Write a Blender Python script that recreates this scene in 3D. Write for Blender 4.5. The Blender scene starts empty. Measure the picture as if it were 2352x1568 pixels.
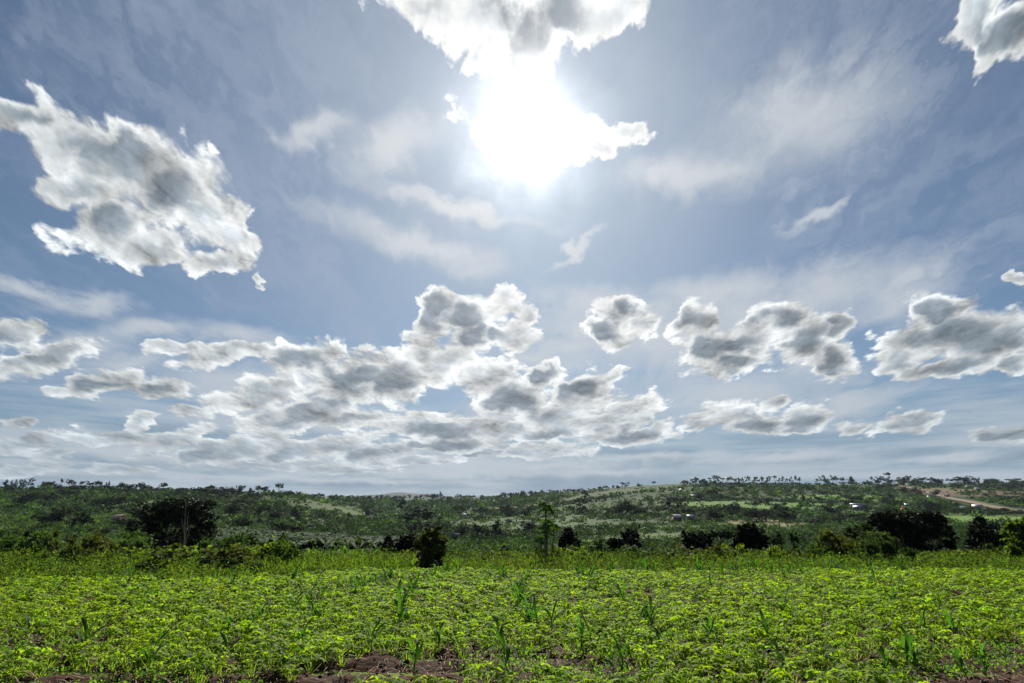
import bpy, math, random
import numpy as np
R = math.radians
scene = bpy.context.scene
COL = scene.collection
rng = np.random.default_rng(11)
random.seed(11)

# ------------------------------------------------------------------ camera
EYE = 1.7
PITCH = math.atan((1159 - 784) / 1306.7)
FV = 1306.7                       # focal length in units of a 2352 x 1568 picture
cam_data = bpy.data.cameras.new('camera')
cam_data.sensor_width = 36.0
cam_data.lens = 20.0
cam_data.clip_start = 0.1
cam_data.clip_end = 40000
cam = bpy.data.objects.new('camera', cam_data)
COL.objects.link(cam)
cam.location = (0, 0, EYE)
cam.rotation_euler = (math.pi / 2 + PITCH, 0, 0)
scene.camera = cam

# ------------------------------------------------------------------ exposure, sun
EXPO = 0.9
scene.view_settings.view_transform = 'Standard'
scene.view_settings.look = 'None'
scene.view_settings.exposure = EXPO
scene.view_settings.gamma = 1
scene.render.engine = 'CYCLES'
scene.cycles.max_bounces = 6
scene.cycles.diffuse_bounces = 2
scene.cycles.glossy_bounces = 1
scene.cycles.transmission_bounces = 3
scene.cycles.volume_bounces = 0
scene.cycles.caustics_reflective = False
scene.cycles.caustics_refractive = False


def pdir(X, Y):
    """direction seen at (X, Y) of a 2352 x 1568 picture"""
    cx = (X - 1176) / FV
    cy = (784 - Y) / FV
    c, s = math.cos(PITCH), math.sin(PITCH)
    return cx, c - cy * s, s + cy * c


def azel(X, Y):
    x, y, z = pdir(X, Y)
    return math.degrees(math.atan2(x, y)), math.degrees(math.atan2(z, math.hypot(x, y)))


SUN_AZ, SUN_EL = azel(1205, 300)
sun_data = bpy.data.lights.new('sun', 'SUN')
sun_data.energy = 5.0
sun_data.angle = R(0.53)
sun_data.color = (1.0, 0.95, 0.86)
sun = bpy.data.objects.new('sun', sun_data)
COL.objects.link(sun)
sun.rotation_euler = (R(90 - SUN_EL), 0, R(180 - SUN_AZ))
sun.rotation_euler = (-(math.pi / 2 - R(SUN_EL)), 0, -R(SUN_AZ))

# ------------------------------------------------------------------ world: sky, veils of cirrus, banks of cumulus
world = bpy.data.worlds.new('World')
scene.world = world
world.use_nodes = True
WT = world.node_tree
WT.nodes.clear()


def nd(tree, typ, **kw):
    n = tree.nodes.new(typ)
    for k, v in kw.items():
        setattr(n, k, v)
    return n


def put(tree, sock, v):
    if isinstance(v, bpy.types.NodeSocket):
        tree.links.new(v, sock)
    elif v is not None:
        sock.default_value = v


class G:
    """small expression builder for node trees"""
    def __init__(s, tree):
        s.t = tree

    def m(s, op, a, b=None, c=None, clamp=False):
        n = nd(s.t, 'ShaderNodeMath', operation=op, use_clamp=clamp)
        put(s.t, n.inputs[0], a)
        if b is not None: put(s.t, n.inputs[1], b)
        if c is not None: put(s.t, n.inputs[2], c)
        return n.outputs[0]

    def v(s, op, a, b=None, scale=None):
        n = nd(s.t, 'ShaderNodeVectorMath', operation=op)
        put(s.t, n.inputs[0], a)
        if b is not None: put(s.t, n.inputs[1], b)
        if scale is not None: put(s.t, n.inputs['Scale'], scale)
        return n.outputs['Value'] if op in ('LENGTH', 'DOT_PRODUCT', 'DISTANCE') else n.outputs[0]

    def xyz(s, x, y, z=0.0):
        n = nd(s.t, 'ShaderNodeCombineXYZ')
        for i, q in enumerate((x, y, z)): put(s.t, n.inputs[i], q)
        return n.outputs[0]

    def sep(s, v):
        n = nd(s.t, 'ShaderNodeSeparateXYZ')
        put(s.t, n.inputs[0], v)
        return n.outputs

    def ss(s, x, a, b, lo=0.0, hi=1.0, kind='SMOOTHSTEP'):
        n = nd(s.t, 'ShaderNodeMapRange', interpolation_type=kind)
        n.clamp = True
        for i, q in enumerate((x, a, b, lo, hi)): put(s.t, n.inputs[i], q)
        return n.outputs[0]

    def noise(s, vec, scale, detail=6.0, rough=0.55, dist=0.0, color=False, dims='2D'):
        n = nd(s.t, 'ShaderNodeTexNoise', noise_dimensions=dims)
        put(s.t, n.inputs['Vector'], vec)
        n.inputs['Scale'].default_value = scale
        n.inputs['Detail'].default_value = detail
        n.inputs['Roughness'].default_value = rough
        n.inputs['Distortion'].default_value = dist
        return n.outputs['Color'] if color else n.outputs[0]

    def mix(s, f, a, b, blend='MIX'):
        n = nd(s.t, 'ShaderNodeMix', data_type='RGBA', blend_type=blend)
        put(s.t, n.inputs[0], f)
        put(s.t, n.inputs[6], a)
        put(s.t, n.inputs[7], b)
        return n.outputs[2]

    def blobs(s, p, lst, k):
        """smooth union of ellipses given in picture units; returns the distance, 1 on an outline"""
        prev = None
        for q in lst:
            X, Y, rx, ry = q[:4]
            ang = R(q[4]) if len(q) > 4 else 0.0
            a0, e0 = azel(X, Y)
            d = 4.0
            ax, ex = azel(X + d, Y)
            ay, ey = azel(X, Y + d)
            J = np.array([[(ax - a0) / d, (ay - a0) / d], [(ex - e0) / d, (ey - e0) / d]])
            c_, s_ = math.cos(ang), math.sin(ang)
            E = np.array([[c_ / rx, s_ / rx], [-s_ / ry, c_ / ry]])
            A = E @ np.linalg.inv(J)
            U, S, Vt = np.linalg.svd(A)
            if np.linalg.det(Vt) < 0: Vt[1] *= -1
            th = math.atan2(Vt[1, 0] * -1, Vt[0, 0])
            n = nd(s.t, 'ShaderNodeMapping', vector_type='TEXTURE')
            if prev is None:
                put(s.t, n.inputs['Vector'], p)
            else:                      # evaluated one after the other, to keep the shader's stack short
                ma = nd(s.t, 'ShaderNodeVectorMath', operation='MULTIPLY_ADD')
                put(s.t, ma.inputs[0], prev)
                ma.inputs[1].default_value = (1e-9, 0, 0)
                put(s.t, ma.inputs[2], p)
                put(s.t, n.inputs['Vector'], ma.outputs[0])
            n.inputs['Location'].default_value = (a0, e0, 0)
            n.inputs['Rotation'].default_value = (0, 0, -th)
            n.inputs['Scale'].default_value = (1 / S[0], 1 / S[1], 1)
            L = s.v('LENGTH', n.outputs[0])
            prev = L if prev is None else s.m('SMOOTH_MIN', prev, L, k)
        return prev


CUMULUS = [
    # the long cloud upper left
    (50, 262, 105, 46, 36), (170, 325, 130, 62, 30), (290, 375, 140, 85, 38), (400, 430, 115, 85, 42), (480, 500, 80, 60, 45),
    (545, 540, 42, 60, 10), (165, 440, 100, 38, 28), (250, 520, 110, 55, 32), (350, 572, 95, 38, 22), (490, 602, 85, 26, 14), (588, 648, 22, 15),
    # left strips
    (20, 765, 65, 42, 20), (105, 825, 110, 34, 30), (230, 880, 100, 27, 24), (355, 890, 75, 22, 6), (45, 972, 30, 11, 8), (440, 942, 60, 14, 6),
    (265, 1005, 90, 20, 4), (325, 965, 30, 24, 30), (400, 1010, 80, 24, 25), (480, 1035, 80, 22, 16), (50, 1018, 80, 26, 16), (120, 1045, 45, 16, 20),
    (60, 1078, 100, 17, 14), (270, 1078, 90, 13, 3),
    # the central bank
    (410, 795, 70, 15, 22), (500, 815, 90, 28, 20), (590, 800, 55, 18, 8), (700, 820, 90, 40, 22), (810, 870, 120, 55, 24), (910, 870, 100, 52, 14),
    (965, 815, 40, 45, 30), (590, 905, 115, 36, 20), (700, 948, 125, 36, 20), (620, 975, 90, 20, 8), (820, 960, 90, 22, 5),
    (1030, 835, 70, 40, 34), (1115, 865, 75, 38, 20), (1180, 915, 85, 45, 10), (1250, 862, 55, 30, 20), (1335, 892, 70, 32, 22), (1300, 940, 110, 36, 15),
    (1430, 960, 95, 36, 22), (1505, 992, 48, 20, 25),
    (950, 972, 85, 26, 8), (1050, 985, 110, 32, 4), (1160, 992, 85, 22, 4), (1350, 978, 100, 22, 0), (1440, 1006, 115, 18, 0), (1250, 995, 85, 17, 0),
    (560, 1030, 105, 30, 15), (680, 1036, 85, 24, 10), (780, 1022, 95, 26, 14), (880, 1042, 85, 25, 8), (1030, 1022, 130, 18, 0),
    (1105, 1046, 55, 6, 0), (960, 1058, 100, 12, 4), (600, 1072, 120, 9, 0), (800, 1078, 110, 10, 0), (1240, 1035, 120, 16, 0),
    # separate puffs
    (1015, 705, 42, 36), (1075, 725, 70, 40), (1080, 770, 62, 40), (1162, 695, 46, 30), (985, 748, 42, 34), (1180, 768, 55, 32), (1215, 725, 26, 20),
    (1430, 715, 48, 32), (1395, 762, 55, 34, -20), (1475, 742, 46, 32), (1400, 860, 45, 13, 5),
    (1600, 735, 40, 42), (1615, 800, 55, 55), (1700, 785, 95, 45), (1790, 735, 66, 48), (1855, 775, 90, 40, 15), (1930, 752, 38, 24, 25),
    (1670, 838, 85, 24, 0), (1915, 828, 52, 42),
    (2170, 715, 66, 44), (2230, 780, 110, 66), (2100, 780, 66, 42), (2050, 825, 60, 32), (2325, 765, 60, 56), (2170, 845, 130, 22, 0), (2335, 835, 50, 25),
    (1595, 968, 38, 20), (1680, 950, 60, 34), (1750, 975, 90, 24), (1850, 962, 66, 30), (1778, 925, 34, 16), (1955, 982, 48, 12), (2085, 968, 85, 22, 5),
    (2310, 1000, 85, 16, -6), (2340, 640, 36, 12, -20),
    # overhead, around the sun
    (980, 15, 110, 45, 22), (1110, 40, 110, 75), (1210, 90, 85, 100), (1310, 30, 110, 60), (1410, 30, 80, 46), (1100, 130, 40, 40), (1215, 165, 50, 50),
    (1180, 290, 110, 66), (1290, 320, 85, 56), (1375, 335, 45, 26, -30), (1445, 300, 38, 30),
    (2265, 30, 80, 60, 30), (2340, 70, 80, 60), (2290, 115, 48, 32, 20),
    
]
CORES = [
    (290, 345, 75, 34, 30), (350, 440, 80, 36, 34), (90, 265, 90, 22, 30), (250, 500, 60, 16, 30), (60, 800, 90, 22, 18), (230, 878, 60, 10, 20),
    (340, 885, 50, 8, 4),
    (780, 880, 100, 36, 26), (870, 905, 100, 30, 8), (700, 840, 60, 24, 26), (750, 955, 80, 16, 14), (1180, 925, 72, 36, 8), (1235, 860, 34, 18, 30),
    (1330, 895, 56, 16, 22), (1440, 1012, 110, 14, 0), (1030, 1026, 105, 12, 0), (1460, 985, 60, 12, 16), (450, 1045, 60, 12, 8), (640, 1050, 80, 10, 4),
    (780, 1045, 70, 10, 4), (1250, 1005, 80, 12, 0), (960, 985, 70, 10, 4), (1060, 995, 60, 10, 4),
    (1055, 735, 70, 30, -12), (1085, 765, 50, 30, 10), (1435, 722, 28, 22), (1385, 762, 30, 14, -20),
    (1620, 790, 50, 46), (1720, 800, 110, 34, -8), (1800, 745, 60, 36), (1850, 785, 70, 20, 10), (1905, 835, 34, 22), (2190, 770, 80, 50), (2230, 815, 110, 26, -6),
    (1700, 975, 70, 18, 0), (1770, 975, 40, 14), (1860, 975, 60, 16, 5), (2085, 975, 60, 10, 5), (1190, 40, 32, 60, 0), (1270, 30, 40, 40, 0), (2330, 60, 40, 30), (2290, 1005, 60, 8)
]
CORES = [(c[0], c[1], c[2] * 1.2, c[3] * 1.25) + tuple(c[4:]) for c in CORES]
VEILS = [
    (60, 665, 130, 22, 6), (210, 700, 110, 24, 24), (360, 750, 110, 26, 16), (540, 765, 110, 22, 4), (200, 790, 100, 34, 20), (300, 830, 90, 30, 20),
    (1430, 710, 190, 46, -10), (1650, 675, 200, 44, -5), (1900, 665, 220, 56, -2), (2080, 645, 110, 36, 2), (1330, 760, 130, 50, -20), (1220, 820, 120, 30, 0),
    (1500, 780, 200, 80, 0), (1300, 800, 150, 40, 0), (1750, 720, 260, 60, -4), (2050, 700, 150, 50, 0), (1700, 900, 180, 50, 0), (1950, 930, 120, 40, 5), (1850, 820, 80, 60, 0),
    (1320, 570, 60, 10, 30), (1850, 270, 230, 120, -22), (1600, 400, 180, 50, -20), (1870, 495, 70, 16, 5), (900, 330, 120, 60, 40), (720, 300, 90, 30, 36), (1050, 480, 200, 20, -8),
    (900, 1060, 500, 22, 0), (300, 1040, 260, 24, 0), (700, 960, 300, 40, 6), (1200, 960, 260, 40, 6), (1250, 1070, 260, 12, 0), (1450, 1050, 200, 12, 0), (1800, 1050, 200, 18, 0), (2200, 1050, 160, 14, 0), (700, 1100, 500, 8, 0),
    (600, 880, 200, 50, 10), (1400, 1085, 120, 10, 0), (1000, 1085, 400, 14, 0), (950, 560, 220, 40, -8),
]


def influence(q, box, scale, mx, my):
    """does this ellipse reach the tile (az0, az1, el0, el1)?"""
    X, Y, rx, ry = q[:4]
    t = R(q[4]) if len(q) > 4 else 0.0
    r = scale
    ex = math.hypot(rx * math.cos(t), ry * math.sin(t)) * r
    ey = math.hypot(rx * math.sin(t), ry * math.cos(t)) * r
    pts = [azel(X + i * ex, Y + j * ey) for i in (-1, 0, 1) for j in (-1, 0, 1)]
    a = [p[0] for p in pts]; e = [p[1] for p in pts]
    return min(a) - mx < box[1] and max(a) + mx > box[0] and min(e) - my < box[3] and max(e) + my > box[2]


K = 1.0 / (2 ** EXPO) / 0.1            # the Background runs at strength 0.1


def col(r, gg, b, f=1.0):
    """sRGB 0-255 as seen in the sky, to the radiance that shows as it"""
    l = [((c / 255 + 0.055) / 1.055) ** 2.4 for c in (r, gg, b)]
    return tuple(c * K * f for c in l) + (1.0,)


def build_world():
    g = G(WT)
    tc = nd(WT, 'ShaderNodeTexCoord')
    d = tc.outputs['Generated']
    x, y, z = g.sep(d)
    az = g.m('MULTIPLY', g.m('ARCTAN2', x, y), 57.29578)
    el = g.m('MULTIPLY', g.m('ARCSINE', z), 57.29578)
    P = g.xyz(az, el, 0.0)
    h = g.m('MAXIMUM', g.m('ADD', el, 8.0), 3.0)
    q = g.xyz(g.m('MULTIPLY', g.m('MULTIPLY', g.m('MULTIPLY', az, 0.14), g.m('ADD', 1.0, g.m('DIVIDE', 8.0, h))), g.m('COSINE', g.m('MULTIPLY', el, 0.01745))), g.m('MULTIPLY', g.m('LOGARITHM', h, 2.718282), 6.6), 0.0)
    toSun = g.v('NORMALIZE', g.v('SUBTRACT', (SUN_AZ, SUN_EL, 0.0), P))
    w1 = g.v('SUBTRACT', g.noise(q, 1.5, 4, 0.55, color=True), (0.5, 0.5, 0.5))
    hs = g.m('MULTIPLY', h, 0.10)
    Pw = g.v('ADD', P, g.v('MULTIPLY', w1, g.xyz(g.m('ADD', hs, 1.6), hs, 0.0)))
    qw = g.v('ADD', q, g.v('SCALE', w1, scale=0.30))

    def lobes(vec, det):
        """rounded cauliflower bumps plus fractal detail"""
        vo = nd(WT, 'ShaderNodeTexVoronoi', voronoi_dimensions='2D', feature='F1')
        put(WT, vo.inputs['Vector'], vec)
        vo.inputs['Scale'].default_value = 1.9
        vo.inputs['Detail'].default_value = 3.0
        vo.inputs['Roughness'].default_value = 0.55
        vo.inputs['Lacunarity'].default_value = 2.3
        nz = g.noise(vec, 1.5, det, 0.55)
        return g.m('ADD', g.m('MULTIPLY', g.m('SUBTRACT', 0.50, vo.outputs['Distance']), 0.50), nz)
    n1 = lobes(qw, 8)
    n2 = lobes(g.v('ADD', qw, g.v('SCALE', toSun, scale=0.075)), 5)
    n3 = g.noise(q, 1.5, 6, 0.52)
    n4 = g.noise(g.v('ADD', q, g.v('SCALE', toSun, scale=0.2)), 1.2, 2, 0.5)
    relief = g.m('ADD', g.m('MULTIPLY', g.m('SUBTRACT', n1, n2), 0.8), g.m('MULTIPLY', g.m('SUBTRACT', n3, n4), 1.0))
    # streaks of cirrus on a high flat layer
    zc = g.m('ADD', g.m('MAXIMUM', z, 0.0), 0.10)
    pl = g.xyz(g.m('DIVIDE', x, zc), g.m('DIVIDE', y, zc), 0.0)
    mp = nd(WT, 'ShaderNodeMapping')
    put(WT, mp.inputs['Vector'], g.v('ADD', pl, g.v('SCALE', w1, scale=0.45)))
    mp.inputs['Scale'].default_value = (1.0, 0.24, 1.0)
    mp.inputs['Rotation'].default_value = (0, 0, R(-10))
    ci = g.noise(mp.outputs[0], 2.3, 9, 0.68)
    ci2 = g.noise(pl, 0.55, 2, 0.5)
    cirrus = g.m('MULTIPLY', g.ss(ci, 0.38, 0.70), g.ss(ci2, 0.32, 0.62, 0.3, 1.0))
    mp2 = nd(WT, 'ShaderNodeMapping')
    put(WT, mp2.inputs['Vector'], g.v('ADD', pl, g.v('SCALE', w1, scale=0.25)))
    mp2.inputs['Scale'].default_value = (1.0, 0.09, 1.0)
    mp2.inputs['Rotation'].default_value = (0, 0, R(9))
    fib = g.noise(mp2.outputs[0], 7.0, 5, 0.62)
    cirrus = g.m('ADD', cirrus, g.m('MULTIPLY', g.m('SUBTRACT', fib, 0.5), 1.1), clamp=True)
    cirrus = g.m('MULTIPLY', cirrus, g.ss(el, 2.0, 9.0))
    sx, sy, sz = (math.cos(R(SUN_EL)) * math.sin(R(SUN_AZ)), math.cos(R(SUN_EL)) * math.cos(R(SUN_AZ)), math.sin(R(SUN_EL)))
    ang = g.m('MULTIPLY', g.m('ARCCOSINE', g.m('MINIMUM', g.v('DOT_PRODUCT', d, (sx, sy, sz)), 0.99999)), 57.29578)
    glow_w = g.m('POWER', 2.718282, g.m('MULTIPLY', ang, -1 / 17.0))
    glow_n = g.m('POWER', 2.718282, g.m('MULTIPLY', g.m('MULTIPLY', ang, ang), -1 / (2 * 3.1 ** 2)))
    sky = nd(WT, 'ShaderNodeTexSky', sky_type='NISHITA')
    sky.sun_disc = False
    sky.sun_elevation = R(SUN_EL)
    sky.sun_rotation = R(SUN_AZ)
    sky.air_density = 1.0
    sky.dust_density = 0.6
    sky.ozone_density = 1.5
    base = g.mix(1.0, sky.outputs[0], (0.205, 0.262, 0.305, 1), 'MULTIPLY')
    far = g.m('SUBTRACT', 1.0, g.ss(el, 0.0, 12.0))
    base = g.mix(g.m('MULTIPLY', far, 0.85), base, col(130, 152, 176))
    base = g.mix(g.m('MULTIPLY', glow_w, 0.88, clamp=True), base, col(196, 208, 220))
    base = g.mix(g.m('MULTIPLY', cirrus, g.m('ADD', 0.34, g.m('MULTIPLY', glow_w, 0.5))), base, col(172, 184, 202))
    relief = g.m('MULTIPLY', relief, g.ss(ang, 3.0, 30.0, 0.25, 1.0))
    gl = g.m('ADD', g.m('MULTIPLY', glow_n, 1.2 * K), g.m('MULTIPLY', g.m('POWER', glow_w, 3.4), 0.50 * K))
    # layers of thin stratus low over the horizon
    st = g.noise(g.xyz(g.m('MULTIPLY', az, 0.035), g.m('MULTIPLY', el, 0.42), 0.0), 1.6, 7, 0.6)
    low = g.m('MULTIPLY', g.ss(el, 13.0, 4.0), g.ss(el, -1.0, 1.5))
    base = g.mix(g.m('MULTIPLY', g.m('MULTIPLY', g.ss(st, 0.42, 0.66), low), 0.75), base, col(186, 196, 205))
    base = g.mix(g.m('MULTIPLY', g.m('MULTIPLY', g.ss(st, 0.50, 0.34), low), 0.45), base, col(124, 144, 165))
    gl = g.m('MULTIPLY', gl, g.m('ADD', 0.25, g.m('MULTIPLY', n3, 1.5)))
    edge = g.mix(g.ss(ang, 8.0, 48.0, kind='LINEAR'), col(255, 255, 252, 1.05), col(216, 221, 222))
    body = g.mix(g.ss(ang, 8.0, 45.0, kind='LINEAR'), col(218, 223, 227), col(170, 180, 186))
    dark = g.mix(g.ss(ang, 5.0, 50.0, kind='LINEAR'), col(142, 150, 159), col(119, 133, 144))
    vcol = g.mix(glow_w, col(186, 195, 205), col(244, 244, 244))
    airy = g.m('MULTIPLY', g.m('POWER', far, 1.4), 0.55)

    shared = dict(Pw=Pw, n1=n1, n3=n3, ci=ci, relief=relief, airy=airy, gl=gl, base=base, edge=edge, body=body, dark=dark, vcol=vcol)

    def leaf(lists):
        """one node group colours one tile of the sky"""
        grp = bpy.data.node_groups.new('sky_tile', 'ShaderNodeTree')
        for nm in shared:
            ty = 'NodeSocketVector' if nm == 'Pw' else ('NodeSocketFloat' if nm in ('n1', 'n3', 'ci', 'relief', 'airy', 'gl') else 'NodeSocketColor')
            grp.interface.new_socket(nm, in_out='INPUT', socket_type=ty)
        grp.interface.new_socket('shader', in_out='OUTPUT', socket_type='NodeSocketShader')
        gi = grp.nodes.new('NodeGroupInput'); go = grp.nodes.new('NodeGroupOutput')
        k = G(grp)
        I = {nm: gi.outputs[nm] for nm in shared}
        dist, cdist, vdist = [k.blobs(I['Pw'], lst, kk) if lst else 9.0 for lst, kk in zip(lists, (0.34, 0.40, 0.8))]
        out = I['base']
        ni = k.m('SUBTRACT', I['n1'], 0.52)
        if lists[2]:
            veil = k.m('ADD', k.m('SUBTRACT', 1.2, vdist), k.m('MULTIPLY', k.m('SUBTRACT', I['ci'], 0.5), 1.6))
            veil = k.m('MULTIPLY', k.ss(veil, -0.35, 1.15), 0.9)
            out = k.mix(veil, out, I['vcol'])
        if lists[0]:
            I_dist = dist
            D = k.m('ADD', k.m('SUBTRACT', 1.40, dist), k.m('MULTIPLY', ni, 1.2))
            D = k.m('SMOOTH_MAX', D, k.m('SUBTRACT', 1.02, I_dist), 0.35)
            alpha = k.ss(D, -0.06, 0.34)
            cg = k.mix(k.ss(D, 0.12, 1.1), I['edge'], I['body'])
            if lists[1]:
                core = k.m('ADD', k.m('ADD', k.m('SUBTRACT', 1.88, cdist), k.m('MULTIPLY', ni, 0.6)), k.m('MULTIPLY', k.m('SUBTRACT', I['n3'], 0.5), 3.4))
                core = k.m('MULTIPLY', k.ss(core, -0.2, 1.5), k.ss(D, 0.2, 0.85))
                cg = k.mix(k.m('MULTIPLY', core, 0.95), cg, I['dark'])
            lit = k.m('ADD', 1.0, k.m('MULTIPLY', I['relief'], 1.25))
            cg = k.mix(1.0, cg, k.xyz(lit, lit, lit), 'MULTIPLY')
            cg = k.mix(I['airy'], cg, col(160, 176, 190))
            out = k.mix(alpha, out, cg)
        out = k.mix(1.0, out, k.xyz(I['gl'], I['gl'], I['gl']), 'ADD')
        bg = nd(grp, 'ShaderNodeBackground')
        bg.inputs['Strength'].default_value = 0.1
        put(grp, bg.inputs['Color'], out)
        grp.links.new(bg.outputs[0], go.inputs[0])
        n = nd(WT, 'ShaderNodeGroup')
        n.node_tree = grp
        for nm, v in shared.items():
            put(WT, n.inputs[nm], v)
        return n.outputs[0]

    def inside(lists, box):
        e1 = box[3]
        my = 0.09 * (max(e1, 0) + 8); mx = my + 1.1
        return [[b for b in lst if influence(b, box, sc, mx, my)] for lst, sc in zip(lists, (1.7, 2.0, 2.3))]

    def tiles(lists, box, depth):
        """split the sky into tiles so that each ray only works through the clouds near it"""
        n = sum(len(l) for l in lists)
        if n <= 12 or depth == 0:
            return leaf(lists)
        best = None
        for ax in (0, 1):
            lo, hi = (max(box[0], -48), min(box[1], 48)) if ax == 0 else (max(box[2], 0), min(box[3], 62))
            if hi - lo < 5: continue
            for f in (0.3, 0.4, 0.5, 0.6, 0.7):
                c = lo + f * (hi - lo)
                b1, b2 = list(box), list(box)
                b1[1 + 2 * ax] = c; b2[2 * ax] = c
                l1, l2 = inside(lists, b1), inside(lists, b2)
                cost = sum(map(len, l1)) * f + sum(map(len, l2)) * (1 - f)
                if best is None or cost < best[0]: best = (cost, ax, c, b1, b2, l1, l2)
        if best is None or best[0] > n * 0.93: return leaf(lists)
        _, ax, c, b1, b2, l1, l2 = best
        mx = nd(WT, 'ShaderNodeMixShader')
        put(WT, mx.inputs[0], g.m('GREATER_THAN', az if ax == 0 else el, c))
        WT.links.new(tiles(l1, b1, depth - 1), mx.inputs[1])
        WT.links.new(tiles(l2, b2, depth - 1), mx.inputs[2])
        return mx.outputs[0]

    full = [CUMULUS, CORES, VEILS]
    up = nd(WT, 'ShaderNodeMixShader')
    put(WT, up.inputs[0], g.m('MULTIPLY', g.m('GREATER_THAN', el, -2.0), g.m('GREATER_THAN', y, 0.3)))
    WT.links.new(leaf([[], [], []]), up.inputs[1])
    WT.links.new(tiles(full, (-60, 60, -2, 66), 6), up.inputs[2])
    wo = nd(WT, 'ShaderNodeOutputWorld')
    WT.links.new(up.outputs[0], wo.inputs['Surface'])
    print('world nodes', len(WT.nodes))


build_world()
world.cycles.sampling_method = 'MANUAL'
world.cycles.sample_map_resolution = 512


# ------------------------------------------------------------------ helpers
def tag(o, label, cat, group=None, kind=None):
    o['label'] = label
    o['category'] = cat
    if group: o['group'] = group
    if kind: o['kind'] = kind
    return o


class MB:
    """collects faces (with a colour each) and links them as ONE mesh"""
    def __init__(s):
        s.v, s.f, s.c, s.n = [], {}, {}, 0

    def add(s, V, F, C=(0.5, 0.5, 0.5)):
        V = np.asarray(V, float).reshape(-1, 3)
        F = np.asarray(F, int)
        C = np.asarray(C, float)
        if C.ndim == 1: C = np.repeat(C[None], len(F), 0)
        k = F.shape[1]
        s.v.append(V)
        s.f.setdefault(k, []).append(F + s.n)
        s.c.setdefault(k, []).append(C)
        s.n += len(V)

    def mesh(s, name, mat, smooth=False):
        me = bpy.data.meshes.new(name)
        V = np.concatenate(s.v)
        ks = sorted(s.f)
        F = [np.concatenate(s.f[k]) for k in ks]
        Cc = [np.concatenate(s.c[k]) for k in ks]
        tot = np.concatenate([np.full(len(a), k) for a, k in zip(F, ks)])
        idx = np.concatenate([a.ravel() for a in F])
        me.vertices.add(len(V)); me.vertices.foreach_set('co', V.astype(np.float32).ravel())
        me.loops.add(len(idx)); me.loops.foreach_set('vertex_index', idx.astype(np.int32))
        me.polygons.add(len(tot))
        st = np.concatenate([[0], np.cumsum(tot)[:-1]])
        me.polygons.foreach_set('loop_start', st.astype(np.int32))
        if smooth: me.polygons.foreach_set('use_smooth', np.ones(len(tot), bool))
        at = me.attributes.new('tint', 'FLOAT_COLOR', 'FACE')
        C4 = np.concatenate(Cc)
        C4 = np.concatenate([C4[:, :3], np.ones((len(C4), 1))], 1)
        at.data.foreach_set('color', C4.astype(np.float32).ravel())
        me.update(calc_edges=True)
        me.materials.append(mat)
        return me

    def build(s, name, mat, parent=None, smooth=False):
        o = bpy.data.objects.new(name, s.mesh(name, mat, smooth))
        COL.objects.link(o)
        if parent: o.parent = parent
        return o


def empty(name, loc, rz=0.0):
    o = bpy.data.objects.new(name, None)
    o.empty_display_size = 0.3
    COL.objects.link(o)
    o.location = loc
    o.rotation_euler = (0, 0, rz)
    return o


def tube(mb, pts, rad, n=6, C=(0.2, 0.15, 0.1)):
    pts = np.asarray(pts, float)
    rad = np.broadcast_to(np.asarray(rad, float), (len(pts),))
    V = []
    for i, p in enumerate(pts):
        t = pts[min(i + 1, len(pts) - 1)] - pts[max(i - 1, 0)]
        t = t / (np.linalg.norm(t) + 1e-9)
        a = np.cross(t, [0.3, 1, 0.1]); a /= np.linalg.norm(a) + 1e-9
        b = np.cross(t, a)
        w = np.arange(n) * 2 * math.pi / n
        V.append(p + rad[i] * (np.cos(w)[:, None] * a + np.sin(w)[:, None] * b))
    F = [[i * n + j, i * n + (j + 1) % n, (i + 1) * n + (j + 1) % n, (i + 1) * n + j] for i in range(len(pts) - 1) for j in range(n)]
    mb.add(np.concatenate(V), F, C)


def vary(base, n, amt=0.25, r=rng):
    """natural spread of leaf colours"""
    k = 1 + (r.random((n, 1)) - 0.5) * 2 * amt
    hue = (r.random((n, 1)) - 0.5) * amt
    c = np.asarray(base)[None] * k
    return np.clip(c * np.concatenate([1 + hue, np.ones((n, 1)), 1 - hue], 1), 0, 1)


def leaves(mb, P, size, C, up=0.5, r=rng, aspect=0.6):
    """a folded leaf (two triangles each side of its rib) at each point"""
    n = len(P)
    d = r.normal(size=(n, 3)); d[:, 2] -= 0.15
    d /= np.linalg.norm(d, axis=1)[:, None] + 1e-9
    nn = r.normal(size=(n, 3)); nn[:, 2] = np.abs(nn[:, 2]) + up * 2
    s = np.cross(d, nn); s /= np.linalg.norm(s, axis=1)[:, None] + 1e-9
    u = np.cross(s, d)
    size = np.broadcast_to(np.asarray(size, float), (n,))[:, None]
    a = P - d * size * 0.5
    t = P + d * size * 0.5 - u * size * 0.08
    l = P + s * size * aspect * 0.5 + u * size * 0.07
    q = P - s * size * aspect * 0.5 + u * size * 0.07
    V = np.stack([a, l, t, q], 1).reshape(-1, 3)
    F = np.arange(n * 4).reshape(n, 4)
    F = np.concatenate([F[:, [0, 1, 2]], F[:, [0, 2, 3]]])
    mb.add(V, F, np.concatenate([C, C]))


# ------------------------------------------------------------------ materials
def new_mat(name):
    m = bpy.data.materials.new(name)
    m.use_nodes = True
    m.node_tree.nodes.clear()
    return m, G(m.node_tree)


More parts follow.
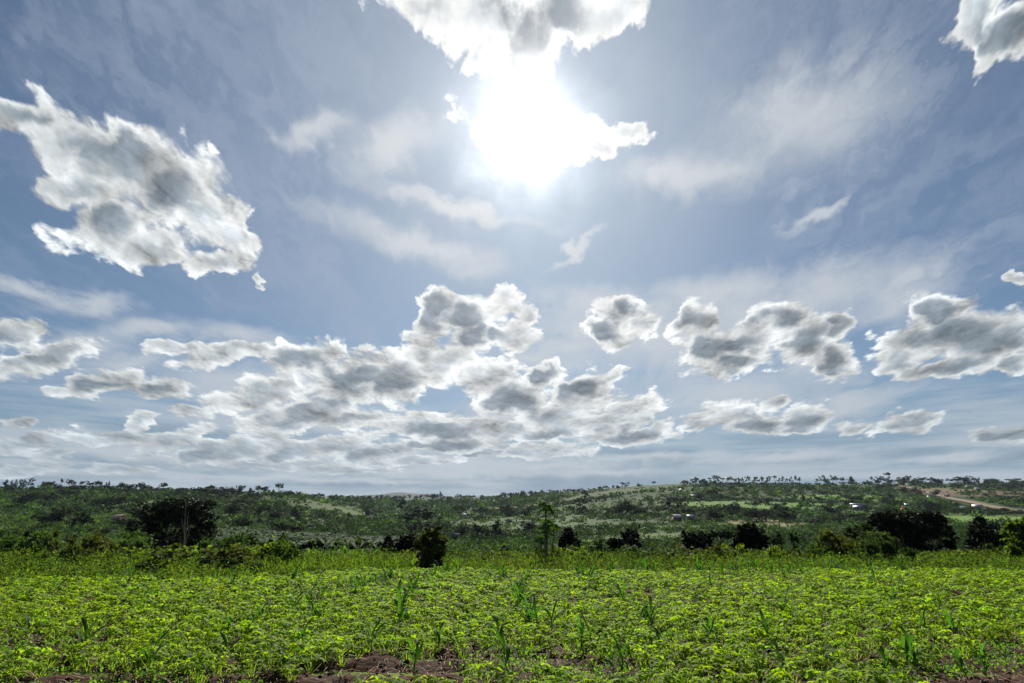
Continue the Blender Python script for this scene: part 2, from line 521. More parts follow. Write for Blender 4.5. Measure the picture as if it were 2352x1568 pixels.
def leaf_mat(name, trans=0.45, tcol=(1.3, 1.5, 0.45), rough=0.5, spec=0.35):
    m, g = new_mat(name)
    at = nd(g.t, 'ShaderNodeAttribute', attribute_name='tint')
    oi = nd(g.t, 'ShaderNodeObjectInfo')
    f = g.m('ADD', 0.82, g.m('MULTIPLY', oi.outputs['Random'], 0.36))
    c = g.mix(1.0, at.outputs['Color'], g.xyz(f, f, f), 'MULTIPLY')
    p = nd(g.t, 'ShaderNodeBsdfPrincipled')
    put(g.t, p.inputs['Base Color'], c)
    p.inputs['Roughness'].default_value = rough
    p.inputs['Specular IOR Level'].default_value = spec
    t = nd(g.t, 'ShaderNodeBsdfTranslucent')
    put(g.t, t.inputs['Color'], g.mix(1.0, c, tcol + (1,), 'MULTIPLY'))
    mx = nd(g.t, 'ShaderNodeMixShader')
    mx.inputs[0].default_value = trans
    g.t.links.new(p.outputs[0], mx.inputs[1]); g.t.links.new(t.outputs[0], mx.inputs[2])
    o = nd(g.t, 'ShaderNodeOutputMaterial')
    g.t.links.new(mx.outputs[0], o.inputs['Surface'])
    return m


def solid_mat(name, scale=8.0, amt=0.35, rough=0.85, spec=0.2, bump=0.0, detail=5):
    """colour from the faces, broken up by noise"""
    m, g = new_mat(name)
    at = nd(g.t, 'ShaderNodeAttribute', attribute_name='tint')
    tc = nd(g.t, 'ShaderNodeTexCoord')
    n = g.noise(tc.outputs['Object'], scale, detail, 0.6, dims='3D')
    f = g.m('ADD', 1 - amt, g.m('MULTIPLY', n, 2 * amt))
    c = g.mix(1.0, at.outputs['Color'], g.xyz(f, f, f), 'MULTIPLY')
    p = nd(g.t, 'ShaderNodeBsdfPrincipled')
    put(g.t, p.inputs['Base Color'], c)
    p.inputs['Roughness'].default_value = rough
    p.inputs['Specular IOR Level'].default_value = spec
    if bump:
        b = nd(g.t, 'ShaderNodeBump'); b.inputs['Distance'].default_value = bump
        put(g.t, b.inputs['Height'], n); put(g.t, p.inputs['Normal'], b.outputs[0])
    o = nd(g.t, 'ShaderNodeOutputMaterial')
    g.t.links.new(p.outputs[0], o.inputs['Surface'])
    return m


M_BEAN = leaf_mat('bean_leaf', 0.50, (2.25, 2.4, 0.3), 0.65, 0.07)
M_MAIZE = leaf_mat('maize_leaf', 0.42, (1.5, 2.0, 0.5), 0.7, 0.07)
M_TREE = leaf_mat('tree_leaf', 0.30, (1.3, 1.5, 0.5), 0.75, 0.04)
M_DARK = leaf_mat('dense_tree_leaf', 0.10, (1.2, 1.3, 0.5), 0.7, 0.08)
M_FAR = leaf_mat('far_leaf', 0.25, (1.4, 1.6, 0.5), 0.8, 0.05)
M_FTREE = leaf_mat('far_tree_leaf', 0.12, (1.2, 1.4, 0.5), 0.8, 0.05)
M_WEED = leaf_mat('weed_leaf', 0.50, (2.0, 2.1, 0.5), 0.75, 0.04)
M_BARK = solid_mat('bark', 6.0, 0.4, 0.9, 0.15, 0.02)
M_WALL = solid_mat('plaster', 0.8, 0.2, 0.9)
M_ROOF = solid_mat('iron_roof', 1.2, 0.22, 0.45, 0.5)

# ------------------------------------------------------------------ terrain
Q = 2352 / 2577.0


def vrow(row):
    """tangent of the elevation of a picture row (2577-wide picture), straight ahead"""
    x, y, z = pdir(1176, row * Q)
    return z / y


SKX = np.array([-1500, -600, 0, 200, 400, 500, 600, 700, 760, 850, 950, 1100, 1200, 1300, 1400, 1500, 1600, 1700, 1900, 2200, 2400, 2577, 3200, 4200])
SKY = np.array([1232, 1230, 1229, 1230, 1233, 1237, 1241, 1243, 1248, 1254, 1257, 1257, 1255, 1249, 1241, 1231, 1222, 1217, 1219, 1219, 1217, 1214, 1216, 1225.])
RDX = np.array([-1500, 600, 850, 950, 1200, 1300, 1500, 1700, 4200])
RDV = np.array([600, 650, 950, 1400, 1400, 1350, 1200, 1100, 1050.])
FIELD_X = np.array([-1500, 0, 560, 900, 1300, 4200])
FIELD_R = np.array([1452, 1455, 1455, 1434, 1436, 1431.])


def col_of(x, y):
    """picture column (2577 wide) of a bearing, near the horizon"""
    u = np.clip(x / np.maximum(y, 1e-3), -2.4, 2.4)
    return 1288.5 + u * 1.04 * 1432


def _n2(x, y, s, seed=0.0):
    return (np.sin(x / s + seed) * np.cos(y / s * 0.83 + 1.7 * seed) + 0.6 * np.sin((x + y) / s * 0.61 + 2.1 + seed) + 0.5 * np.cos((x * 0.8 - y * 1.3) / s * 1.1 + seed * 3)) / 2.1


vr = np.vectorize(vrow)
VT = vr(np.arange(1200, 1480)) 


def vrow_a(row):
    return np.interp(row, np.arange(1200, 1480), VT)


def zt(x, y):
    """height of the ground (the eye is at 1.7)"""
    x = np.asarray(x, float); y = np.asarray(y, float)
    X = col_of(x, y)
    rr = np.interp(X, SKX, SKY); rd = np.interp(X, RDX, RDV)
    d = np.maximum(y, 1e-3)
    ze = -EYE - 0.025 * np.minimum(d, 23)                      # the field
    zf = np.interp(d, [23, 32, 45, 60, 100], [-2.275, -3.15, -4.15, -5.4, vrow(1395) * 100])
    z = np.where(d < 23, ze, zf)
    s = np.log(np.clip(d, 100, None) / 100) / np.log(rd / 100)
    row = 1395 + (rr - 1395) * np.clip(s, 0, 1) ** 1.25
    zh = vrow_a(row) * np.minimum(d, rd)
    und = _n2(x, y, 38) * np.clip((d - 100) / 150, 0, 1) * 1.6 * np.clip(1.0 - s, 0, 1) ** 0.4
    z = np.where(d > 100, zh + und, z)
    # behind the ridge the land drops, then the far blue hills
    back = np.clip((d - rd) / 900, 0, 1)
    z = z - np.where(d > rd, back * (zh + 10), 0)
    hill = 78 + 12 * np.sin(X / 75 + 1.0) + 5 * np.sin(X / 31) + 3 * np.sin(X / 13)
    w = np.exp(-((d - 4300) / 900) ** 2) * np.exp(-np.clip(np.abs(X - 1130) - 150, 0, None) ** 2 / (2 * 140.0 ** 2))
    z = z + np.where(d > rd, hill * w, 0)
    w0 = np.clip((y + 5) / 10, 0, 1)
    return EYE + z * w0 + (1 - w0) * (-EYE)


def hit(X, Y, y0=6.0, y1=1500.0):
    """where the line of sight through picture point (X, Y) (2577 wide) meets the ground"""
    dx, dy, dz = pdir(X * Q, Y * Q)
    ys = np.exp(np.linspace(math.log(y0), math.log(y1), 900))
    g = EYE + dz / dy * ys - zt(dx / dy * ys, ys)
    k = np.nonzero(g < 0)[0]
    k = k[0] if len(k) else int(np.argmin(g))
    yy = ys[k]
    return dx / dy * yy, yy, float(zt(dx / dy * yy, yy))


def at(X, depth, Y=1400):
    """ground point in picture column X at this depth"""
    dx, dy, dz = pdir(X * Q, Y * Q)
    x = dx / dy * depth
    return x, depth, float(zt(x, depth))


def above(X, Y, depth):
    dx, dy, dz = pdir(X * Q, Y * Q)
    return np.array([dx / dy * depth, depth, EYE + dz / dy * depth])


def sstep(x, a, b):
    t = np.clip((x - a) / (b - a), 0, 1)
    return t * t * (3 - 2 * t)


def build_ground():
    a1 = np.linspace(-62, 62, 560); a2 = np.linspace(62, 298, 60)[1:-1]
    az = np.radians(np.concatenate([a1, a2]))
    r = np.concatenate([[0.05, 1, 2, 3, 4, 5], np.exp(np.linspace(math.log(6), math.log(9000), 420))])
    A, Rr = np.meshgrid(az, r, indexing='ij')
    X, Y = np.sin(A) * Rr, np.cos(A) * Rr
    Z = zt(X, Y)
    n, k = A.shape
    V = np.stack([X, Y, Z], -1).reshape(-1, 3)
    i = np.arange(n)[:, None] * k; i2 = ((np.arange(n) + 1) % n)[:, None] * k
    j = np.arange(k - 1)[None]
    F = np.stack([i + j, i2 + j, i2 + j + 1, i + j + 1], -1).reshape(-1, 4)
    fc = V[F].mean(1)
    # land cover: green, dry grass, bare soil
    x, y = fc[:, 0], fc[:, 1]
    col_ = col_of(x, y)
    grass = np.array([0.034, 0.054, 0.02]); bright = np.array([0.068, 0.10, 0.032]); dry = np.array([0.16, 0.15, 0.075]); soil = np.array([0.20, 0.10, 0.065]); scrub = np.array([0.022, 0.034, 0.018])
    n1 = _n2(x, y, 26, 1.0); n2 = _n2(x, y, 70, 4.0); n3 = _n2(x, y, 11, 7.0)
    C = grass + (scrub - grass) * sstep(n1 + 0.4 * n3, -0.2, 0.5)[:, None]
    C = C + (bright - C) * (sstep(n2 + 0.3 * n1, 0.15, 0.6) * 0.6)[:, None]
    def patch(pts, color, soft=0.25, amt=1.0):
        """a field on the hillside, an ellipse on the ground between picture points"""
        nonlocal C
        (Xa, Ya), (Xb, Yb), w = pts
        a = np.array(hit(Xa, Ya, 30)[:2]); b = np.array(hit(Xb, Yb, 30)[:2])
        c = (a + b) / 2; u = b - a; L = np.linalg.norm(u) / 2; u = u / (2 * L)
        v = np.array([-u[1], u[0]])
        p = np.stack([x, y], 1) - c
        e = np.sqrt((p @ u / L) ** 2 + (p @ v / w) ** 2) + 0.12 * n3
        C = C + (np.asarray(color) - C) * ((1 - sstep(e, 1 - soft, 1 + soft)) * amt)[:, None]
    for pp in PATCHES: patch(*pp)
    near = sstep(y, 60, 25)
    C = C + (np.array([0.11, 0.15, 0.03]) - C) * near[:, None]
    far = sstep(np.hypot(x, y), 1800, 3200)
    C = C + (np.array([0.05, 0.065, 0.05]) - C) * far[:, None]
    mb = MB(); mb.add(V, F, C)
    m, g = new_mat('ground')
    atn = nd(g.t, 'ShaderNodeAttribute', attribute_name='tint')
    tc = nd(g.t, 'ShaderNodeTexCoord')
    n = g.noise(tc.outputs['Object'], 0.35, 8, 0.65)
    nb = g.noise(tc.outputs['Object'], 0.09, 6, 0.6)
    f = g.m('ADD', 0.25, g.m('MULTIPLY', g.m('ADD', n, g.m('MULTIPLY', nb, 0.6)), 0.95))
    c = g.mix(1.0, atn.outputs['Color'], g.xyz(f, f, f), 'MULTIPLY')
    p = nd(g.t, 'ShaderNodeBsdfPrincipled')
    put(g.t, p.inputs['Base Color'], c)
    p.inputs['Roughness'].default_value = 0.95
    p.inputs['Specular IOR Level'].default_value = 0.05
    b = nd(g.t, 'ShaderNodeBump'); b.inputs['Distance'].default_value = 1.2; b.inputs['Strength'].default_value = 0.8
    put(g.t, b.inputs['Height'], n); put(g.t, p.inputs['Normal'], b.outputs[0])
    o = nd(g.t, 'ShaderNodeOutputMaterial')
    g.t.links.new(p.outputs[0], o.inputs['Surface'])
    o = mb.build('ground', m, smooth=True)
    tag(o, 'green valley floor and hillsides running back to far blue hills', 'ground', kind='structure')


PATCHES = [
    (((1060, 1375), (1330, 1372), 30), (0.115, 0.145, 0.045)), (((1350, 1385), (1480, 1372), 14), (0.11, 0.135, 0.045)),
    (((2330, 1300), (2640, 1310), 60), (0.10, 0.17, 0.036)), (((1620, 1325), (1780, 1330), 22), (0.085, 0.135, 0.04)),
    (((1815, 1312), (2030, 1322), 40), (0.15, 0.145, 0.065)), (((1860, 1262), (1990, 1280), 90), (0.09, 0.16, 0.034)),
    (((2050, 1245), (2230, 1262), 70), (0.10, 0.17, 0.036)), (((1520, 1235), (1690, 1228), 180), (0.05, 0.072, 0.028)),
    (((1270, 1283), (1335, 1270), 60), (0.15, 0.105, 0.065), 0.3, 0.85), (((720, 1272), (880, 1275), 60), (0.06, 0.085, 0.03), 0.4, 0.7),
    (((820, 1290), (900, 1288), 40), (0.065, 0.088, 0.03), 0.4, 0.7), (((1080, 1300), (1180, 1290), 50), (0.07, 0.10, 0.036)),
    (((150, 1318), (215, 1316), 14), (0.07, 0.15, 0.035)), (((2350, 1232), (2577, 1250), 80), (0.11, 0.075, 0.055), 0.3, 0.8),
    (((2290, 1226), (2420, 1240), 50), (0.15, 0.12, 0.07), 0.4, 0.6), (((1480, 1350), (1760, 1362), 30), (0.10, 0.14, 0.05), 0.4, 0.7),
    (((300, 1262), (520, 1268), 50), (0.06, 0.10, 0.04)), (((1240, 1300), (1420, 1330), 70), (0.08, 0.12, 0.045), 0.5, 0.6),
]
build_ground()


def in_frame(x, y, margin=0.04):
    return np.abs(x) < y * (0.90 + margin) + 1.5


def field_edge(x, y):
    """depth at which the crop stops in the direction of x"""
    row = np.interp(col_of(x, np.maximum(y, 5)), FIELD_X, FIELD_R)
    v = vrow_a(row)
    return (EYE - 0.19) / (-v - 0.025)


# ------------------------------------------------------------------ the bare soil of the crop field
def soil_noise(x, y):
    r_ = np.random.default_rng(5)
    z = np.zeros_like(x)
    for i in range(26):
        k = 2 * math.pi / (0.16 * 1.28 ** (i % 9))
        th = r_.random() * math.pi
        z += np.sin((x * math.cos(th) + y * math.sin(th)) * k + r_.random() * 6.28) / k ** 0.75
    return z


def build_soil():
    xs = np.arange(-26, 26.01, 0.07); ys = np.concatenate([np.arange(4.5, 10, 0.05), np.arange(10, 23.2, 0.1)])
    X, Y = np.meshgrid(xs, ys, indexing='ij')
    keep = in_frame(X, Y, 0.1) & (Y < field_edge(X, Y) + 0.4)
    n = soil_noise(X, Y)
    Z = zt(X, Y) + 0.03 + 0.032 * n + 0.035 * np.sin(Y * 2 * math.pi / 0.75 + 0.6 * np.sin(X * 0.5)) 
    idx = np.arange(X.size).reshape(X.shape)
    F = np.stack([idx[:-1, :-1], idx[1:, :-1], idx[1:, 1:], idx[:-1, 1:]], -1)
    kf = keep[:-1, :-1] & keep[1:, 1:]
    F = F[kf]
    used = np.unique(F); mp_ = np.full(X.size, -1); mp_[used] = np.arange(len(used))
    V = np.stack([X, Y, Z], -1).reshape(-1, 3)[used]
    mb = MB(); F = mp_[F]
    mb.add(V, F, vary((0.042, 0.020, 0.012), len(F), 0.25))
    m = solid_mat('field_soil', 9.0, 0.55, 0.95, 0.1, 0.05, 8)
    o = mb.build('field_soil', m, smooth=True)
    tag(o, 'red brown tilled soil showing between the crop plants', 'soil', kind='structure')


build_soil()


# ------------------------------------------------------------------ bean crop
def patchy(x, y):
    return 0.5 + 0.5 * _n2(x, y, 1.15, 2.0) * 0.7 + 0.3 * _n2(x, y, 0.45, 5.0) * 0.5


def build_beans():
    rows = np.arange(5.2, 23.5, 0.36)
    px, py = [], []
    for y in rows:
        w = y * 0.96 + 1.5
        xs = np.arange(-w, w, 0.23)
        px.append(xs + rng.normal(0, 0.06, len(xs))); py.append(y + rng.normal(0, 0.065, len(xs)) + 0.05 * np.sin(xs * 0.7))
    px, py = np.concatenate(px), np.concatenate(py)
    pt = patchy(px, py)
    lim = np.interp(py, [5, 7.2, 8.5, 10.5, 13], [0.55, 0.50, 0.34, 0.12, 0.0])
    bx = np.zeros(len(px), bool)
    for X, Y, rx, ry in [(1170, 1682, 120, 16), (890, 1700, 80, 16), (1000, 1690, 90, 10), (1350, 1690, 60, 14), (1225, 1660, 50, 10), (2390, 1628, 95, 12), (2500, 1640, 90, 10), (1980, 1660, 80, 8), (2060, 1690, 90, 10), (1690, 1665, 60, 9), (2230, 1700, 90, 8), (150, 1712, 70, 8)]:
        hx, hy, _ = hit(X, Y, 5)
        hx2, _, _ = hit(X + rx, Y, 5); _, hy2, _ = hit(X, Y - ry, 5)
        bx |= ((px - hx) / (hx2 - hx)) ** 2 + ((py - hy) / max(hy2 - hy, 0.12)) ** 2 < 1
    k = (pt > lim) & (py < field_edge(px, py)) & ~(bx & (rng.random(len(px)) < 0.9))
    px, py, pt = px[k], py[k], pt[k]
    n = len(px)
    vig = np.clip(0.75 + 0.5 * (pt - 0.4) + rng.normal(0, 0.14, n), 0.5, 1.35) * np.interp(py, [6, 12], [0.88, 1.0])
    mb = MB()
    # each leaf is three leaflets on a stalk
    per = 16
    N = n * per
    pi = np.repeat(np.arange(n), per)
    v = vig[pi]
    rad = rng.random(N) ** 0.6 * 0.20 * v
    th = rng.random(N) * 2 * math.pi
    lx = px[pi] + rad * np.cos(th); ly = py[pi] + rad * np.sin(th)
    lz = zt(lx, ly) + 0.05 + (0.08 + 0.15 * (1 - 0.6 * (rad / 0.27) ** 2)) * v * (0.68 + 0.4 * rng.random(N))
    size = rng.uniform(0.044, 0.086, N) * v
    young = rng.random(N) < 0.12
    size[young] *= 0.6
    tintp = vary((0.115, 0.18, 0.014), n, 0.20)[pi]
    C = tintp * (0.8 + 0.4 * rng.random((N, 1)))
    C[young] = C[young] * np.array([1.35, 1.2, 0.9])
    old = rng.random(N) < 0.003
    C[old] = np.array([0.20, 0.20, 0.04])
    tilt = rng.normal(0, 0.24, (N, 2)) + 0.25 * np.stack([np.cos(th), np.sin(th)], 1)
    Nn = np.stack([tilt[:, 0], tilt[:, 1], np.ones(N)], 1); Nn /= np.linalg.norm(Nn, axis=1)[:, None]
    Pp = np.stack([lx, ly, lz], 1)
    out = rng.normal(size=(N, 3)) * 0.25; out[:, 0] += np.cos(th); out[:, 1] += np.sin(th)
    out -= Nn * (out * Nn).sum(1)[:, None]; out /= np.linalg.norm(out, axis=1)[:, None]
    side = np.cross(Nn, out)
    for rot in (0.0, 1.75, -1.75):
        f = out * math.cos(rot) + side * math.sin(rot)
        s = np.cross(Nn, f)
        f2 = f - Nn * (0.16 + 0.2 * rng.random((N, 1))); f2 /= np.linalg.norm(f2, axis=1)[:, None]
        z = size[:, None]
        b = Pp + f * z * 0.12
        V = np.stack([b,
                      b + f2 * z * 0.30 + s * z * 0.40 + Nn * z * 0.12,
                      b + f2 * z * 0.68 + s * z * 0.30 + Nn * z * 0.04,
                      b + f2 * z * 1.08 - Nn * z * 0.10,
                      b + f2 * z * 0.68 - s * z * 0.30 + Nn * z * 0.04,
                      b + f2 * z * 0.30 - s * z * 0.40 + Nn * z * 0.12], 1).reshape(-1, 3)
        i = np.arange(N)[:, None] * 6
        F = np.concatenate([i + np.array([[0, 1, 2, 3]]), i + np.array([[0, 3, 4, 5]])])
        cc = C * (0.93 + 0.14 * rng.random((N, 1)))
        mb.add(V, F, np.concatenate([cc, cc]))
    # stalks
    sel = np.nonzero(py[pi] < 12)[0]
    a = np.stack([px[pi][sel], py[pi][sel], zt(px[pi][sel], py[pi][sel]) + 0.02], 1)
    b = Pp[sel]
    s = np.array([[0.003, 0, 0]])
    V = np.stack([a - s, a + s, b + s * 0.6, b - s * 0.6], 1).reshape(-1, 3)
    mb.add(V, np.arange(len(V)).reshape(-1, 4), (0.13, 0.19, 0.05))
    o = mb.build('bean_crop', M_BEAN)
    tag(o, 'low bright yellow green bean plants covering the near field', 'bean crop', kind='stuff')
    print('bean plants', n)


build_beans()


# ------------------------------------------------------------------ small weeds and straw on the soil near the camera
def build_litter():
    n = 5200
    y = 5.4 + 6.5 * rng.random(n) ** 1.2; x = rng.uniform(-1, 1, n) * (y * 0.95 + 1)
    s = 0.008 + 0.028 * rng.random(n) ** 3
    c = np.stack([x, y, zt(x, y) + 0.035 + 0.032 * soil_noise(x, y) + 0.035 * np.sin(y * 2 * math.pi / 0.75 + 0.6 * np.sin(x * 0.5))], 1)
    oc = np.array([[1, 0, 0], [0, 1, 0], [-1, 0, 0], [0, -1, 0], [0, 0, 0.8], [0, 0, -0.5]])
    V = c[:, None] + (oc[None] + rng.normal(0, 0.28, (n, 6, 3))) * s[:, None, None]
    F = np.array([[0, 1, 4], [1, 2, 4], [2, 3, 4], [3, 0, 4], [1, 0, 5], [2, 1, 5], [3, 2, 5], [0, 3, 5]])
    mb = MB(); mb.add(V.reshape(-1, 3), (np.arange(n)[:, None, None] * 6 + F[None]).reshape(-1, 3), np.repeat(vary((0.06, 0.03, 0.017), n, 0.4), 8, 0))
    o = mb.build('soil_clods', bpy.data.materials['field_soil'])
    tag(o, 'crumbs and clods of dark red brown earth', 'clods', kind='stuff')
    n = 9000
    y = rng.uniform(5.5, 13, n) ; x = rng.uniform(-1, 1, n) * (y * 0.95 + 1)
    z = zt(x, y) + 0.03 + 0.032 * soil_noise(x, y) + 0.04
    a = np.stack([x, y, z], 1)
    d = rng.normal(size=(n, 3)) * np.array([1, 1, 0.25]); d /= np.linalg.norm(d, axis=1)[:, None]
    L = rng.uniform(0.04, 0.22, n)[:, None]
    s = np.cross(d, [0, 0, 1]); s /= np.linalg.norm(s, axis=1)[:, None]
    s = s * 0.0035; up = np.array([[0, 0, 0.02]])
    V = np.stack([a - s, a + s, a + d * L * 0.5 + s + up, a + d * L * 0.5 - s + up, a + d * L + s * 0.3, a + d * L - s * 0.3], 1).reshape(-1, 3)
    i = np.arange(n)[:, None] * 6
    C = vary((0.26, 0.19, 0.12), n, 0.4)
    mb = MB()
    mb.add(V, np.concatenate([i + np.array([[0, 1, 2, 3]]), i + np.array([[3, 2, 4, 5]])]), np.concatenate([C, C]))
    o = mb.build('crop_litter', M_BARK)
    tag(o, 'pale dry straw and stalk bits lying on the soil', 'straw', kind='stuff')
    mb = MB()
    n = 16000
    y = rng.uniform(5.5, 12.5, n); x = rng.uniform(-1, 1, n) * (y * 0.95 + 1)
    k = (patchy(x * 1.7 + 5, y * 1.7) > 0.48)
    x, y = x[k], y[k]
    m_ = 4
    x = np.repeat(x, m_) + rng.normal(0, 0.035, len(x) * m_); y = np.repeat(y, m_) + rng.normal(0, 0.035, len(y) * m_)
    P = np.stack([x, y, zt(x, y) + 0.06 + 0.032 * soil_noise(x, y) + rng.uniform(0, 0.07, len(x))], 1)
    leaves(mb, P, rng.uniform(0.02, 0.05, len(x)), vary((0.075, 0.14, 0.03), len(x), 0.3), 0.8, aspect=0.7)
    o = mb.build('field_weeds', M_BEAN)
    tag(o, 'tiny green weed seedlings scattered over the soil', 'weeds', kind='stuff')


build_litter()


# ------------------------------------------------------------------ maize
def ribbon(mb, base, az, length, width, rise, droop, C, r, seg=7):
    """an arching strap leaf"""
    t = np.linspace(0, 1, seg)
    hx = length * (t * 0.75 + 0.1 * t * t)
    hz = rise * length * (t * 1.3) - droop * length * t ** 2.2
    wob = 0.05 * length * np.sin(t * 5 + r.random() * 6)
    c, s = math.cos(az), math.sin(az)
    cen = np.stack([base[0] + hx * c - wob * s, base[1] + hx * s + wob * c, base[2] + hz], 1)
    w = width * np.sin(np.clip(t * 0.93 + 0.10, 0, 1) * math.pi) ** 0.6 * 0.5
    w[-1] = 0.001
    sd = np.array([-s, c, 0.0])
    tw = r.normal(0, 0.5)
    sdv = np.stack([sd * math.cos(tw * k) + np.array([0, 0, 1]) * math.sin(tw * k) for k in t])
    up = np.array([0, 0, 1.0])
    V = np.stack([cen - sdv * w[:, None] + up * w[:, None] * 0.4, cen, cen + sdv * w[:, None] + up * w[:, None] * 0.4], 1).reshape(-1, 3)
    F = []
    for i in range(seg - 1):
        for j in range(2):
            F.append([i * 3 + j, i * 3 + j + 1, i * 3 + j + 4, i * 3 + j + 3])
    mb.add(V, F, C)


def maize_meshes(seed, tall=1.0):
    r = np.random.default_rng(seed)
    H = r.uniform(0.26, 0.38) * tall
    st, lf = MB(), MB()
    lean = r.normal(0, 0.04, 2)
    pts = [np.array([lean[0] * t, lean[1] * t, H * t]) for t in np.linspace(0, 1, 5)]
    tube(st, pts, [0.013, 0.012, 0.010, 0.008, 0.005], 6, (0.10, 0.16, 0.05))
    n = r.integers(6, 9)
    a0 = r.random() * 6.28
    for i in range(n):
        t = 0.12 + 0.88 * i / (n - 1)
        base = pts[0] + (pts[-1] - pts[0]) * t
        L = (0.22 + 0.13 * math.sin(t * 2.6)) * tall * r.uniform(0.85, 1.15)
        C = vary((0.040, 0.088, 0.020), 1, 0.2, r)[0]
        if i == 0 and r.random() < 0.5: C = np.array([0.26, 0.23, 0.08])
        ribbon(lf, base, a0 + i * math.pi + r.normal(0, 0.45), L, 0.058 * tall * r.uniform(0.8, 1.2), r.uniform(0.55, 0.95) + 0.35 * t, r.uniform(0.45, 1.1), C, r)
    return st.mesh('stalk', M_MAIZE, True), lf.mesh('leaves', M_MAIZE, True)


MAIZE = [maize_meshes(100 + i, 1.0 + 0.07 * (i % 3)) for i in range(9)]
MZ = []
for cx, cy in [(200, 660), (405, 400), (400, 460), (440, 300), (470, 250), (530, 180), (580, 160), (640, 120), (690, 100), (300, 160), (320, 140), (150, 190), (205, 175), (60, 200), (1145, 812), (1240, 330), (1260, 250), (1235, 200), (1290, 400), (1320, 480), (1110, 120), (1070, 90), (1040, 78), (1440, 520), (1650, 610), (1640, 130), (1690, 220), (1745, 240), (1950, 320), (2120, 450), (2190, 640), (2260, 635), (1870, 780), (490, 815), (670, 620), (820, 66), (760, 76), (1700, 600), (560, 170), (430, 280), (1305, 450), (1250, 290), (1200, 250), (1140, 130), (2085, 470), (1930, 790), (1090, 560)]:
    MZ.append((860 + cx / 2.735, 1420 + cy / 2.735))
for cx, cy in [(160, 290), (170, 520), (490, 700), (1090, 640), (1020, 800), (1510, 290), (1570, 560), (1740, 480), (2060, 620), (1520, 700), (1930, 800), (2210, 290), (2320, 250), (2120, 330), (2000, 370), (2010, 150), (1480, 150), (380, 230), (700, 150), (50, 190), (880, 138), (970, 360), (1370, 170), (1800, 430), (1860, 400), (40, 790), (130, 500), (540, 640)]:
    MZ.append((cx / 2.735, 1420 + cy / 2.735))
for cx, cy in [(200, 100), (270, 110), (340, 130), (715, 100), (830, 120), (1020, 95), (905, 240), (1070, 260), (1330, 180), (1260, 290), (1470, 330), (1530, 210), (1680, 520), (1890, 530), (690, 380), (270, 790), (985, 790), (1620, 760), (2230, 700), (550, 812), (700, 805), (2100, 805), (1400, 812), (610, 600), (1280, 120), (210, 580), (1560, 740), (1950, 800)]:
    MZ.append((1720 + cx / 2.745, 1420 + cy / 2.745))
NEAR_MAIZE = {(1145, 812, 0): 'tallest young maize plant at the middle of the bottom edge, beside bare soil'}
for i in range(46):
    MZ.append((rng.uniform(1480, 2120), rng.uniform(1437, 1452)))
for i in range(14):
    MZ.append((rng.uniform(20, 1450), rng.uniform(1462, 1500)))
for i in range(14):
    MZ.append((rng.uniform(1400, 2560), rng.uniform(1446, 1500)))
ROWS = [[(1003, 1573), (1020, 1530), (1050, 1490), (1095, 1465), (1130, 1450)],
        [(1345, 1600), (1325, 1560), (1310, 1530), (1290, 1490), (1262, 1466), (1245, 1450)],
        [(1640, 1610), (1560, 1530), (1500, 1500), (1478, 1475), (1455, 1452)],
        [(760, 1590), (850, 1530), (930, 1495), (965, 1475), (1010, 1455)]]
for rw in ROWS:
    for k_ in range(13):
        t_ = rng.random() * (len(rw) - 1) ; a_ = int(t_)
        MZ.append((rw[a_][0] * (1 - t_ + a_) + rw[a_ + 1][0] * (t_ - a_) + rng.normal(0, 7), rw[a_][1] * (1 - t_ + a_) + rw[a_ + 1][1] * (t_ - a_)))


def beside(X):
    for lim, w in ((330, 'at the far left'), (560, 'before the broad black tree'), (740, 'right of the broad black tree'), (950, 'before the banana patch'), (1130, 'before the small brownish tree'), (1330, 'between brownish tree and tallest papaya'),
                   (1500, 'around the tallest papaya'), (1700, 'before the pair of dark trees'), (1850, 'before the jagged dark thicket'), (1960, 'before the domed tree'), (2180, 'between domed tree and largest tree'), (2400, 'before the largest spreading tree')):
        if X < lim: return w
    return 'at the far right'


SPECIAL = {14: 'tallest young maize plant in the middle of the bottom edge, among bare soil',
           0: 'young maize plant left of the dark soil gap near the bottom, left of centre',
           55: 'young maize plant upright beside dark soil, second clump left of the soil ridge',
           56: 'maize plant with broad blades leaning at the bottom edge, left of centre'}


def near_names():
    '''the nearest plants are told apart by where they stand, counted from the left'''
    near = [i for i, (X, Y) in enumerate(MZ) if hit(X, Y, 5.2, 30)[1] <= 9.5 and i not in SPECIAL]
    near.sort(key=lambda i: MZ[i][0])
    words = 'first second third fourth fifth sixth seventh eighth ninth tenth eleventh twelfth thirteenth fourteenth fifteenth sixteenth seventeenth eighteenth nineteenth twentieth'.split()
    out = {}
    n = len(near)
    for k, i in enumerate(near):
        if k < n / 2: out[i] = words[k] + ' from the left of the maize plants nearest the camera'
        else: out[i] = words[n - 1 - k] + ' from the right of the maize plants nearest the camera'
    return out


NEARN = near_names()


